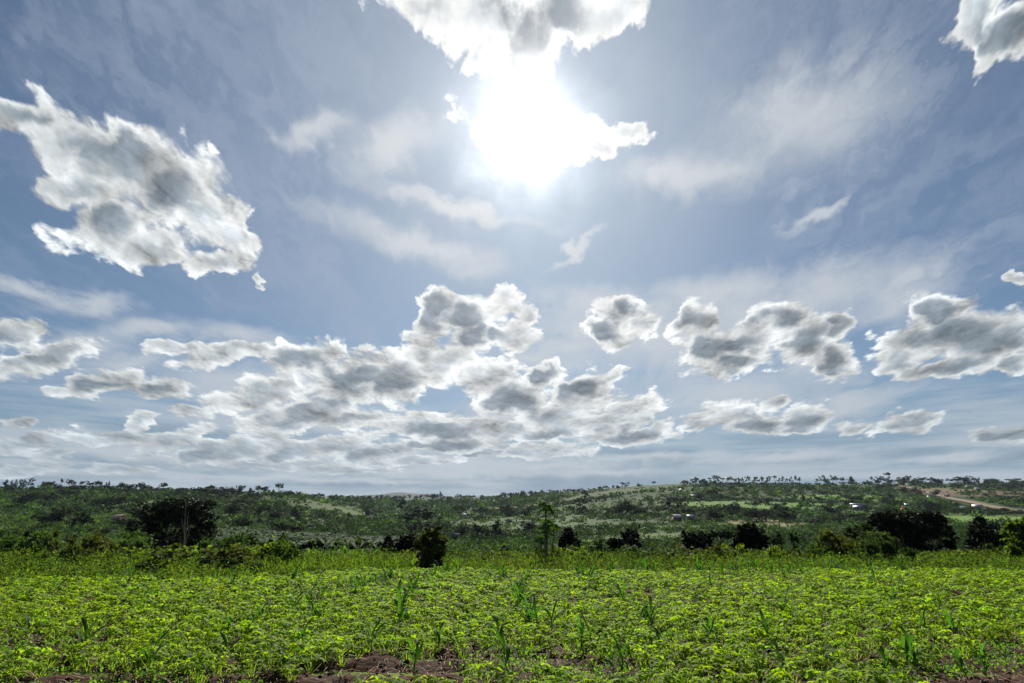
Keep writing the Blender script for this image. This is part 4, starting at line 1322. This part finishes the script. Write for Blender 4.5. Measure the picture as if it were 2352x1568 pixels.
def build_scrub():
    r = np.random.default_rng(77)
    cl = []
    n = 60000
    y = np.exp(r.uniform(math.log(44), math.log(1380), n)); x = y * r.uniform(-0.98, 0.98, n)
    X = col_of(x, y); rd = np.interp(X, RDX, RDV)
    den = 0.62 + 0.5 * _n2(x, y, 42, 3.0) + 0.35 * _n2(x, y, 15, 9.0) + 0.2 * _n2(x, y, 110, 6.0)
    den += 0.25 * sstep(X, 1500, 1200) + 0.08
    den += 0.35 * sstep(X, 900, 300) * sstep(y, 60, 150)
    den -= 0.35 * sstep(X, 1350, 1500) * sstep(y, 500, 800) * sstep(X, 1800, 1700)
    for (Xa, Ya), (Xb, Yb), w in [p[0] for p in PATCHES]:
        a = np.array(hit(Xa, Ya, 30)[:2]); b = np.array(hit(Xb, Yb, 30)[:2])
        c = (a + b) / 2; u = b - a; L = np.linalg.norm(u) / 2; u = u / (2 * L); v = np.array([-u[1], u[0]])
        p = np.stack([x, y], 1) - c
        e = np.sqrt((p @ u / L) ** 2 + (p @ v / w) ** 2)
        den -= 0.62 * (1 - sstep(e, 0.8, 1.1))
    rp_ = np.array([hit(a, b, 60)[:2] for a, b in ROAD])
    for a, b in zip(rp_[:-1], rp_[1:]):
        ab = b - a; t = np.clip(((x - a[0]) * ab[0] + (y - a[1]) * ab[1]) / (ab @ ab), 0, 1)
        den[np.hypot(x - a[0] - t * ab[0], y - a[1] - t * ab[1]) < 17] = -1
    den_min = np.where(den < -0.9, 0.0, 0.03)
    k = (y < rd * 1.03) & (r.random(n) < np.clip(den, den_min, 1) * 0.80)
    x, y = x[k], y[k]; X = col_of(x, y); n = len(x)
    size = (0.55 + 0.0040 * y) * r.uniform(0.5, 1.5, n) * np.where(r.random(n) < 0.08, 1.7, 1.0)
    z = zt(x, y)
    m_ = np.where(y < 130, 60, np.where(y < 300, 32, 20))
    kk = np.repeat(np.arange(n), m_)
    N = len(kk)
    d = r.normal(size=(N, 3)); d /= np.linalg.norm(d, axis=1)[:, None]; d[:, 2] = np.abs(d[:, 2])
    P = np.stack([x, y, z], 1)[kk] + d * size[kk][:, None] * np.array([1.2, 1.2, 0.85]) * r.uniform(0.35, 1.0, (N, 1))
    pal = np.array([(0.017, 0.032, 0.015), (0.028, 0.055, 0.021), (0.048, 0.090, 0.028), (0.080, 0.132, 0.038), (0.036, 0.046, 0.021)])
    near_left = sstep(X, 1050, 500) * sstep(y, 420, 200)
    zone = np.clip(1.3 * near_left + _n2(x, y, 55, 12.0) * 1.3 + r.normal(0, 0.8, n) + 1.45, 0, 4.4).astype(int)
    C = (pal[zone] * r.uniform(0.75, 1.25, (n, 1)))[kk] * r.uniform(0.75, 1.3, (N, 1))
    mb = MB()
    leaves(mb, P, size[kk] * r.uniform(0.34, 0.68, N) * np.interp(y, [40, 130, 300, 500], [0.28, 0.5, 0.8, 1.05])[kk], C, 0.6, r, 0.8)
    o = mb.build('hillside_scrub', M_FAR)
    tag(o, 'scrub, coffee and garden crops covering the valley and hillsides', 'scrub', kind='stuff')
    print('scrub clumps', n)
    # rows of banana and coffee leaves on the lower slope behind the field
    mb = MB()
    n = 5200
    y = np.exp(r.uniform(math.log(65), math.log(230), n)); X0 = r.uniform(560, 1020, n)
    x = y * (X0 - 1288.5) / 1432 / 1.04
    z = zt(x, y)
    m_ = 6
    for j in range(m_):
        a = r.random(n) * 6.28; L = (1.0 + 0.006 * y) * r.uniform(0.6, 1.2, n); w = L * 0.16
        b = np.stack([x, y, z + 0.3 + 0.9 * r.random(n)], 1)
        f = np.stack([np.cos(a), np.sin(a), 0 * a], 1); s = np.stack([-np.sin(a), np.cos(a), 0 * a], 1) * w[:, None]
        mid = b + f * (L * 0.4)[:, None] + np.array([0, 0, 1]) * (L * 0.65)[:, None]
        tip = b + f * (L * 0.95)[:, None] + np.array([0, 0, 1]) * (L * r.uniform(0.1, 0.8, n))[:, None]
        V = np.stack([b - s * 0.3, b + s * 0.3, mid + s, mid - s, tip + s * 0.3, tip - s * 0.3], 1).reshape(-1, 3)
        i = np.arange(n)[:, None] * 6
        C = vary((0.032, 0.055, 0.024), n, 0.45, r)
        mb.add(V, np.concatenate([i + np.array([[0, 1, 2, 3]]), i + np.array([[3, 2, 4, 5]])]), np.concatenate([C, C]))
    o = mb.build('banana_plantation', M_FAR)
    tag(o, 'dense banana plantation on the lower slope left of centre', 'plantation', kind='stuff')


build_scrub()


# ------------------------------------------------------------------ trees on the hillsides and along the ridges
def far_proto(kind, seed):
    """unit-height tree, crown and trunk"""
    r = np.random.default_rng(seed)
    cr, tr = MB(), MB()
    D = (0.024, 0.038, 0.021)
    if kind == 'round':
        cs = [(r.normal(0, .16), r.normal(0, .16), r.uniform(.42, .72)) for _ in range(6)]; rs = [(.28, .28, .20)] * 6
        n, sz, r0, fk = 1100, 0.075, 0.035, .35
    elif kind == 'wide':
        cs = [(r.normal(0, .38), r.normal(0, .38), r.uniform(.40, .72)) for _ in range(9)]; rs = [(.30, .30, .22)] * 9
        n, sz, r0, fk = 1500, 0.075, 0.04, .3
    elif kind == 'umbrella':
        cs = [(r.normal(0, .26), r.normal(0, .26), (.72 + r.normal(0, .05))) for _ in range(6)]; rs = [(.24, .24, .17)] * 6
        n, sz, r0, fk = 900, 0.07, 0.03, .5
    elif kind == 'conifer':
        cs = [(r.normal(0, .02), r.normal(0, .02), h) for h in (.3, .42, .54, .66, .78, .9)]; rs = [(.20 * (1.15 - h), .20 * (1.15 - h), .06) for h in (.2, .35, .5, .65, .8, .92)]
        n, sz, r0, fk = 700, 0.06, 0.02, .8
    elif kind == 'tall':
        cs = [(r.normal(0, .07), r.normal(0, .07), h) for h in (.55, .68, .8, .92)] + [(r.normal(0, .12), r.normal(0, .12), r.uniform(.5, .95)) for _ in range(2)]
        rs = [(.11, .11, .08)] * 6
        n, sz, r0, fk = 700, 0.055, 0.016, .6
    elif kind == 'mop':
        cs = [(0, 0, .82), (.07, 0, .88), (-.06, .03, .8)]; rs = [(.15, .15, .11)] * 3
        n, sz, r0, fk = 420, 0.065, 0.02, .75
    cc = clump_leaves(cr, cs, rs, n, sz, D, r, .8, .4, .4, .3)
    limbs(tr, (0, 0, 0), cc[r.choice(len(cc), 5)], r0, r, (0.10, 0.085, 0.07), fk, 3)
    return tr.mesh('trunk', M_BARK), cr.mesh('crown', M_FTREE)


FP = {k: [far_proto(k, 400 + 10 * i + j) for j in range(3)] for i, k in enumerate(['round', 'wide', 'umbrella', 'conifer', 'tall', 'mop'])}
NAMES = {'round': 'round_tree', 'wide': 'spreading_tree', 'umbrella': 'umbrella_tree', 'conifer': 'conifer', 'tall': 'slender_tree', 'mop': 'mop_headed_tree'}
WORDS = {'round': 'round headed dark tree', 'wide': 'broad spreading dark tree', 'umbrella': 'flat topped umbrella tree', 'conifer': 'pointed tiered conifer', 'tall': 'slender tall tree with loose crown', 'mop': 'thin trunked tree with a small mop head'}
WID = {'round': .85, 'wide': 1.25, 'umbrella': 1.0, 'conifer': .36, 'tall': .40, 'mop': .38}
count = [0]


def far_tree(kind, x, y, H, wpx=None, label=None, group=None, sink=0.0):
    z = float(zt(x, y))
    o = empty(NAMES[kind], (x, y, z - sink), rng.random() * 6.28)
    w = H if wpx is None else wpx / WID[kind]
    o.scale = (w, w, H)
    for nm, me in zip(('trunk', 'crown'), FP[kind][count[0] % 3]):
        c = bpy.data.objects.new(nm, me); COL.objects.link(c); c.parent = o
    count[0] += 1
    tag(o, label or (WORDS[kind] + ' ' + group[1]), 'tree', group[0])
    return o


def skyline(lst, zone, where, depth_f=0.97):
    for (X, top, w, kind, *lab) in lst:
        rd = np.interp(X, RDX, RDV) * depth_f * rng.uniform(0.97, 1.03)
        x, y, z = at(X, rd, 1240)
        t = above(X, top, rd)[2]
        H = max(t - z, 3.0) * 1.12
        far_tree(kind, x, y, H, w * rd * 1.04 / 1432, lab[0] if lab else None, (zone, where))


S = 4.523
def conv(lst, ox):
    return [(ox + a / S, 1180 + b / S, w / S, *k) for a, b, w, *k in lst]


LEFT = conv([(40, 120, 62, 'conifer', 'leftmost pointed conifer on the skyline'), (110, 125, 48, 'conifer'), (155, 118, 42, 'conifer'), (210, 130, 46, 'tall'), (245, 120, 60, 'conifer'), (290, 150, 40, 'tall'), (335, 120, 62, 'tall'),
             (350, 190, 70, 'round'), (60, 200, 120, 'wide'), (465, 140, 46, 'conifer'), (540, 138, 160, 'round', 'big rounded tree on the left skyline beside a conifer'), (605, 150, 70, 'tall'), (675, 125, 34, 'mop', 'mop headed tree standing tall on the left skyline'), (690, 180, 140, 'wide'), (785, 130, 95, 'umbrella', 'umbrella tree with open crown right of the tall mop head'), (830, 175, 60, 'round'),
             (910, 155, 36, 'mop', 'short mop headed tree in a gap of the left skyline'), (1020, 145, 130, 'umbrella'), (1040, 180, 200, 'wide'), (1110, 138, 60, 'umbrella'), (1195, 148, 40, 'conifer'), (1220, 136, 40, 'conifer'), (1240, 185, 110, 'round'), (1365, 142, 70, 'round'), (1440, 162, 170, 'wide'), (1585, 155, 95, 'umbrella'), (1640, 190, 110, 'wide'),
             (1850, 163, 110, 'umbrella', 'lone flat topped tree on the skyline left of the broad black tree'), (1840, 205, 150, 'wide'), (2080, 215, 180, 'wide'), (2245, 208, 30, 'tall'), (2290, 215, 60, 'round')], 0)
LEFT += conv([(20, 215, 50, 'umbrella'), (130, 190, 110, 'umbrella'), (270, 220, 190, 'wide', 'massive dark spreading tree on the ridge right of the broad black tree'), (475, 193, 90, 'umbrella'), (430, 225, 80, 'round'), (590, 208, 44, 'round'), (580, 245, 120, 'round'), (670, 195, 80, 'umbrella'), (745, 200, 150, 'umbrella'),
              (912, 172, 100, 'umbrella', 'tall peaked umbrella tree, highest on the ridge left of centre'), (1010, 240, 160, 'wide'), (870, 255, 120, 'round'), (960, 265, 100, 'round'), (1150, 260, 80, 'round', 'small round tree alone at the right end of the left ridge'), (1230, 285, 70, 'wide'), (1330, 285, 95, 'wide'), (1425, 280, 65, 'round'), (1510, 290, 90, 'wide')], 500)
skyline(LEFT, 'trees along the left ridge', 'on the left ridge skyline')
CEN = conv([(1580 + i * 46 + rng.normal(0, 9), 302 + rng.normal(0, 6), rng.uniform(34, 62), rng.choice(['round', 'round', 'wide', 'tall'])) for i in range(17)], 500)
CEN += conv([(30 + i * 62 + rng.normal(0, 12), 294 + rng.normal(0, 9), rng.uniform(34, 80), rng.choice(['round', 'wide', 'umbrella', 'tall'])) for i in range(20)], 1000)
CEN += conv([(495, 265, 30, 'tall'), (430, 275, 80, 'wide'), (1215, 255, 70, 'round'), (1300, 262, 90, 'wide'), (1450, 240, 100, 'wide'), (1520, 245, 70, 'round'), (1640, 250, 60, 'tall')], 1000)
skyline(CEN, 'trees along the centre ridge', 'in the thin line on the centre ridge', 0.96)
RIGHT = conv([(1820 + i * 60, 232 - i * 2.5 + rng.normal(0, 6), rng.uniform(34, 54), rng.choice(['round', 'conifer', 'round', 'tall'])) for i in range(9)], 1000)
RIGHT += conv([(45, 192, 36, 'round'), (115, 185, 60, 'round'), (205, 183, 44, 'round'), (250, 182, 40, 'round'), (330, 153, 80, 'umbrella', 'wind bent tree on the bare part of the right ridge'), (490, 163, 40, 'round', 'small lone round tree on the grassy right ridge'), (665, 140, 46, 'umbrella', 'bent lone tree on the grassy right ridge'), (1015, 122, 80, 'round'), (1140, 98, 84, 'umbrella'), (1130, 125, 60, 'round'), (1205, 112, 50, 'round'), (1260, 108, 76, 'round')], 1500)
RIGHT += conv([(1310 + i * 49 + rng.normal(0, 6), 97 + rng.normal(0, 8) + (12 if i % 5 == 3 else 0), rng.uniform(34, 60), rng.choice(['tall', 'tall', 'mop', 'umbrella', 'tall'])) for i in range(22)], 1500)
RIGHT += conv([(1330 + i * 95 + rng.normal(0, 10), 150 + rng.normal(0, 6), rng.uniform(60, 90), 'wide') for i in range(11)], 1500)
RIGHT += conv([(15, 115, 34, 'tall'), (45, 92, 34, 'tall'), (95, 82, 40, 'tall'), (125, 100, 70, 'round'), (195, 78, 40, 'tall'), (240, 88, 70, 'umbrella'), (310, 95, 46, 'umbrella'), (385, 90, 50, 'tall'), (430, 90, 66, 'round'), (655, 92, 44, 'tall'), (710, 96, 60, 'round'), (760, 88, 80, 'umbrella'),
               (835, 50, 62, 'mop', 'tallest tree on the right skyline with a mop head above the road'), (830, 95, 50, 'tall'), (890, 110, 100, 'wide'), (1000, 78, 125, 'round', 'large rounded tree on the right skyline just above the road'), (1070, 80, 44, 'umbrella'), (1150, 120, 90, 'wide'), (1215, 98, 175, 'umbrella'), (1370, 85, 115, 'round', 'peaked round tree on the skyline above the village'), (1430, 110, 66, 'round'), (1600, 103, 165, 'umbrella'), (1700, 88, 110, 'umbrella'), (1780, 85, 120, 'wide'), (1960, 108, 74, 'round'), (2050, 100, 84, 'round'), (2180, 118, 30, 'mop'), (2280, 108, 125, 'umbrella'), (560, 140, 110, 'wide'), (350, 135, 120, 'wide'), (120, 150, 150, 'wide')], 2057)
skyline(RIGHT, 'trees along the right ridge', 'on the right ridge skyline')

# trees on the slopes: X, row of the foot, width px, height px, kind, label
SLOPE = [
    (62, 1278, 34, 36, 'round'), (110, 1270, 46, 30, 'wide'), (165, 1262, 40, 26, 'umbrella'), (262, 1290, 50, 34, 'wide', 'large dark tree on the left slope above the small bright clearing'), (120, 1330, 56, 46, 'round', 'rounded dark tree left of the small bright clearing'),
    (180, 1302, 50, 22, 'umbrella'), (340, 1300, 36, 24, 'round'), (320, 1278, 40, 26, 'wide'), (195, 1245, 34, 20, 'umbrella'), (250, 1360, 36, 26, 'umbrella'), (60, 1362, 60, 30, 'wide'), (90, 1385, 70, 36, 'wide'), (305, 1330, 36, 26, 'round'),
    (560, 1252, 60, 26, 'wide'), (610, 1282, 50, 22, 'umbrella'), (640, 1262, 46, 16, 'umbrella'), (575, 1300, 44, 28, 'round'), (600, 1330, 50, 26, 'wide'), (665, 1300, 46, 24, 'wide'), (690, 1310, 40, 24, 'round'), (745, 1310, 22, 28, 'round', 'upright dark tree beside the bright strip on the left slope'),
    (720, 1355, 60, 34, 'wide'), (930, 1305, 22, 26, 'round'), (1008, 1300, 20, 34, 'tall'), (1057, 1325, 62, 46, 'round', 'big hazy round tree on the valley slope above the brownish tree'), (1075, 1345, 50, 30, 'wide'),
    (1035, 1342, 24, 22, 'round'), (1160, 1300, 26, 22, 'umbrella'), (1215, 1305, 34, 22, 'umbrella'), (1165, 1352, 34, 28, 'round'), (1200, 1352, 30, 32, 'round'), (1250, 1350, 26, 34, 'conifer', 'dark conical tree in the valley hedge left of the tallest papaya'), (1225, 1352, 26, 20, 'round'), (1140, 1354, 20, 14, 'round'),
    (1300, 1312, 40, 30, 'wide'), (1328, 1340, 36, 26, 'round'), (1275, 1290, 26, 20, 'round'), (1460, 1290, 30, 28, 'tall'), (1475, 1265, 20, 24, 'tall'),
    (1568, 1295, 24, 26, 'round'), (1592, 1298, 28, 32, 'round'), (1550, 1296, 24, 16, 'wide'), (1610, 1300, 24, 20, 'round'), (1680, 1282, 16, 24, 'round'), (1700, 1265, 16, 14, 'round'), (1718, 1265, 18, 14, 'round'), (1708, 1284, 10, 18, 'round', 'narrow oval dark tree below two round ones on the right slope'),
    (1762, 1258, 22, 16, 'round'), (1795, 1250, 24, 20, 'round'), (1840, 1245, 16, 18, 'tall'), (1790, 1288, 12, 12, 'round'), (1730, 1305, 60, 24, 'wide'), (1765, 1310, 56, 18, 'wide'), (1800, 1312, 40, 28, 'round'), (1830, 1293, 30, 20, 'wide'), (1850, 1292, 28, 22, 'round'),
    (1880, 1312, 46, 30, 'wide'), (1915, 1312, 40, 26, 'wide'), (1950, 1312, 36, 24, 'wide'), (1985, 1312, 34, 24, 'round'), (1903, 1278, 14, 18, 'round', 'dark clipped tree in the green meadow on the right slope'), (1917, 1270, 9, 12, 'round'), (1933, 1271, 12, 16, 'round'), (1970, 1278, 30, 12, 'wide'), (1950, 1290, 14, 20, 'round'),
    (2064, 1245, 12, 9, 'wide'), (2080, 1247, 14, 10, 'wide'), (2072, 1272, 40, 12, 'wide'), (2060, 1260, 12, 10, 'round'), (2130, 1262, 16, 14, 'umbrella'), (2148, 1262, 12, 12, 'round'), (2140, 1275, 24, 16, 'round'), (2192, 1262, 12, 12, 'round'), (2227, 1270, 18, 18, 'round'), (2255, 1272, 30, 14, 'wide'),
    (2305, 1245, 22, 16, 'round', 'dark tree hiding part of the dirt road below the village'), (2354, 1250, 16, 16, 'round'), (2280, 1238, 22, 12, 'wide'), (2240, 1232, 26, 12, 'wide'), (2210, 1232, 20, 12, 'round'), (2330, 1280, 30, 16, 'wide'), (2360, 1282, 34, 14, 'wide'), (2395, 1288, 40, 10, 'wide'), (2340, 1285, 18, 22, 'round'),
    (2250, 1296, 34, 16, 'wide'), (2100, 1298, 30, 24, 'round'), (2140, 1314, 40, 18, 'umbrella'), (2170, 1316, 30, 18, 'round'), (2090, 1318, 34, 18, 'wide'), (2060, 1322, 30, 16, 'wide'), (2180, 1292, 26, 14, 'umbrella'), (2210, 1300, 24, 14, 'round'),
    (2480, 1290, 60, 10, 'wide'), (2520, 1292, 50, 12, 'wide'), (2555, 1298, 50, 14, 'wide'), (2515, 1236, 16, 9, 'umbrella'), (2540, 1232, 60, 14, 'wide'), (2570, 1230, 40, 14, 'wide'), (2398, 1228, 30, 12, 'wide'), (2490, 1225, 24, 12, 'round'), (2545, 1258, 14, 8, 'wide'), (2520, 1262, 20, 8, 'wide'), (2480, 1250, 14, 8, 'round'),
]
def where_is(X, Y):
    b = 'high on the slope' if Y < 1258 else ('mid slope' if Y < 1296 else 'low in the valley')
    return b + ', ' + beside(X).replace('before', 'beyond')


for (X, Y, w, h, kind, *lab) in SLOPE:
    x, y, z = hit(X, Y, 60)
    px = y * 1.04 / 1432
    side = where_is(X, Y)
    far_tree(kind, x, y, h * px * 1.2, w * px * 1.2, lab[0] if lab else None, ('trees scattered on the hillsides', side), sink=0.2)
# a few more loose ones
nt = 0
r_ = np.random.default_rng(9)
NEXTRA = 300 - count[0]
print('hill trees', count[0], 'extra', NEXTRA)
while nt < NEXTRA:
    X = r_.uniform(0, 2577); Y = r_.uniform(1225, 1345)
    x, y, z = hit(X, Y, 110)
    if y > np.interp(X, RDX, RDV) * 0.97: continue
    if _n2(x, y, 42, 3.0) < -0.1: continue
    if 1500 < X < 1680 and Y < 1262: continue
    kind = str(r_.choice(['round', 'wide', 'umbrella', 'round', 'tall']))
    h = r_.uniform(5, 10)
    side = where_is(X, Y)
    far_tree(kind, x, y, h, h * r_.uniform(0.8, 1.3) * WID[kind], None, ('trees scattered on the hillsides', side), sink=0.2)
    nt += 1


# ------------------------------------------------------------------ houses, road
def box(mb, x0, x1, y0, y1, z0, z1, C):
    V = [(x, y, z) for z in (z0, z1) for y in (y0, y1) for x in (x0, x1)]
    mb.add(V, [[2, 3, 1, 0], [5, 7, 6, 4], [1, 5, 4, 0], [3, 7, 5, 1], [2, 6, 7, 3], [0, 4, 6, 2]], C)


def house(name, label, X, Y, wpx, wall, roofc, wh=2.6, rh=1.3, dep=6.0, rz=0.0, cat='house'):
    x, y, z = hit(X, Y, 60)
    W = wpx * y * 1.04 / 1432
    root = empty(name, (x, y, z), rz - math.atan2(x, y) * 0.6)
    w2, d2 = W / 2, dep / 2
    m = MB(); box(m, -w2, w2, -d2, d2, -1.2, wh, wall)
    m.add([(-w2, -d2, wh), (-w2, d2, wh), (-w2, 0, wh + rh)], [[0, 1, 2]], wall)
    m.add([(w2, -d2, wh), (w2, d2, wh), (w2, 0, wh + rh)], [[0, 2, 1]], wall)
    m.build('wall', M_WALL, root)
    m = MB(); e = 0.45; t = 0.08; dz = rh * e / d2
    for s in (-1, 1):
        V = [(-w2 - e, s * (d2 + e), wh - dz), (w2 + e, s * (d2 + e), wh - dz), (w2 + e, 0, wh + rh), (-w2 - e, 0, wh + rh)]
        V += [(a, b, c + t) for a, b, c in V]
        m.add(V, [[0, 1, 2, 3], [7, 6, 5, 4], [0, 4, 5, 1], [1, 5, 6, 2], [3, 7, 4, 0]], roofc)
    m.build('roof', M_ROOF, root)
    m = MB(); box(m, -0.5, 0.5, -d2 - 0.06, -d2 + 0.02, 0, 2.0, (0.12, 0.07, 0.05)); m.build('door', M_WALL, root)
    for sx in (-0.55, 0.55):
        m = MB(); box(m, sx * w2 - 0.5, sx * w2 + 0.5, -d2 - 0.05, -d2 + 0.02, 0.95, 1.95, (0.06, 0.07, 0.08)); m.build('window', M_ROOF, root)
    return tag(root, label, cat, 'houses on the far hillsides')


WHT, GRY, RST, PNK, BRN, CRM = (0.55, 0.56, 0.58), (0.22, 0.23, 0.25), (0.33, 0.16, 0.10), (0.52, 0.40, 0.36), (0.22, 0.15, 0.11), (0.55, 0.48, 0.38)
HOUSES = [
    (812, 1256, 14, CRM, WHT, 'white roofed house on the slope left of centre, below the ridge'),
    (1168, 1301, 13, PNK, (0.72, 0.62, 0.6), 'pinkish white roofed house among trees in the middle of the valley'),
    (1746, 1253, 11, PNK, PNK, 'low pink house below the ridge trees on the right slope'),
    (1714, 1237, 6, WHT, WHT, 'tiny white house high on the right slope'),
    (1703, 1311, 16, BRN, (0.55, 0.47, 0.42), 'brown walled house with pale roof at the foot of the right slope'),
    (1738, 1312, 15, GRY, GRY, 'grey house right of the brown walled house'),
    (2005, 1225, 9, WHT, (0.6, 0.6, 0.62), 'pale roofed house under the ridge trees right of the domed tree'),
    (2122, 1220, 4, WHT, WHT, 'small white hut under the ridge trees left of the village'),
    (2158, 1277, 28, GRY, (0.24, 0.24, 0.26), 'long grey roofed building below the green meadow'),
    (2163, 1284, 22, GRY, (0.20, 0.20, 0.22), 'second long grey building just below the first'),
    (2229, 1218, 12, GRY, (0.5, 0.5, 0.53), 'grey roofed house on the skyline left of the road top'),
    (2271, 1214, 10, GRY, (0.5, 0.5, 0.52), 'grey house on the skyline above the top of the road'),
    (2284, 1278, 10, GRY, GRY, 'small grey roofed house in the bushes below the road'),
    (2276, 1286, 7, (0.45, 0.2, 0.1), RST, 'orange walled house in the bushes below the road'),
    (2325, 1219, 32, CRM, (0.55, 0.53, 0.5), 'long pale roofed building at the top of the village'),
    (2364, 1223, 9, GRY, (0.5, 0.5, 0.5), 'grey gabled house in the village left of the brown field'),
    (2342, 1252, 10, WHT, RST, 'white walled house with rusty roof beside the dirt road'),
    (2384, 1251, 8, GRY, (0.5, 0.5, 0.5), 'small grey house on the lower side of the dirt road'),
    (2420, 1222, 10, GRY, (0.45, 0.46, 0.5), 'grey pointed house left of the bright roofed house in the village'),
    (2440, 1226, 14, CRM, (0.72, 0.72, 0.75), 'bright grey roofed gabled house, most visible in the village'),
    (2460, 1234, 9, RST, WHT, 'white roofed house at the right end of the village'),
    (2461, 1281, 17, PNK, (0.45, 0.42, 0.42), 'white and orange roofed house below the dirt road'),
    (2425, 1285, 9, WHT, (0.6, 0.6, 0.62), 'small pale roofed shed left of the white and orange roofed house'),
    (2514, 1230, 13, CRM, (0.6, 0.57, 0.52), 'tan roofed house in the field near the right edge'),
    (297, 1317, 15, (0.35, 0.2, 0.16), (0.45, 0.28, 0.24), 'reddish roofed house on the left slope beside the broad black tree'),
]
for i, (X, Y, w, wall, rf, lab) in enumerate(HOUSES):
    house('house', lab, X, Y, w, wall, rf, rz=(-0.35, 0.3, 0.0)[i % 3])
house('hut', 'small dark hut standing in the pale meadow right of the brownish tree', 1145, 1361, 17, (0.10, 0.09, 0.07), (0.09, 0.10, 0.09), 2.0, 1.0, 3.0, 0.1, 'hut')


def build_road():
    pts = ROAD
    c = np.array([hit(a, b, 60)[:2] for a, b in pts])
    t = np.linspace(0, len(c) - 1, 160); i = np.clip(t.astype(int), 0, len(c) - 2); f = (t - i)[:, None]
    p = c[i] * (1 - f) + c[i + 1] * f
    for _ in range(12): p[1:-1] = (p[:-2] + p[1:-1] * 2 + p[2:]) / 4
    d = np.gradient(p, axis=0); d /= np.linalg.norm(d, axis=1)[:, None]; nn = np.stack([-d[:, 1], d[:, 0]], 1)
    offs = np.array([-14, -10, -6, -2, 2, 6, 10, 14.0]) * 0.5
    V, n = [], len(offs)
    for o_ in offs:
        q = p + nn * (o_ + 0.8 * np.sin(t * 3 + o_))[:, None]
        V.append(np.stack([q[:, 0], q[:, 1], zt(q[:, 0], q[:, 1]) + (0.9 if abs(o_) < 10 else 0.35)], 1))
    V = np.stack(V, 1).reshape(-1, 3)
    F = [[a * n + b, a * n + b + 1, (a + 1) * n + b + 1, (a + 1) * n + b] for a in range(len(p) - 1) for b in range(n - 1)]
    C = np.array([(0.20, 0.145, 0.11) if 1 < (k % (n - 1)) < 5 else (0.10, 0.10, 0.06) for k in range(len(F))])
    mb = MB(); mb.add(V, F, C * rng.uniform(0.85, 1.15, (len(F), 1)))
    o = mb.build('road', solid_mat('dirt_road', 0.25, 0.25, 0.95, 0.05), smooth=True)
    tag(o, 'pale reddish dirt road running down the right hillside', 'road', kind='structure')


build_road()

# ------------------------------------------------------------------ haze
def build_haze():
    mb = MB()
    V = [(x, y, z) for z in (-60, 150) for y in (-9500, 9500) for x in (-9500, 9500)]
    mb.add(V, [[2, 3, 1, 0], [5, 7, 6, 4], [1, 5, 4, 0], [3, 7, 5, 1], [2, 6, 7, 3], [0, 4, 6, 2]])
    m = bpy.data.materials.new('air'); m.use_nodes = True
    t = m.node_tree; t.nodes.clear()
    v = t.nodes.new('ShaderNodeVolumePrincipled')
    v.inputs['Color'].default_value = (0.62, 0.74, 0.9, 1)
    v.inputs['Density'].default_value = 0.00004
    v.inputs['Anisotropy'].default_value = 0.0
    o = t.nodes.new('ShaderNodeOutputMaterial')
    t.links.new(v.outputs[0], o.inputs['Volume'])
    h = mb.build('haze', m)
    tag(h, 'thin pale blue haze lying over the valley', 'haze', kind='stuff')


build_haze()
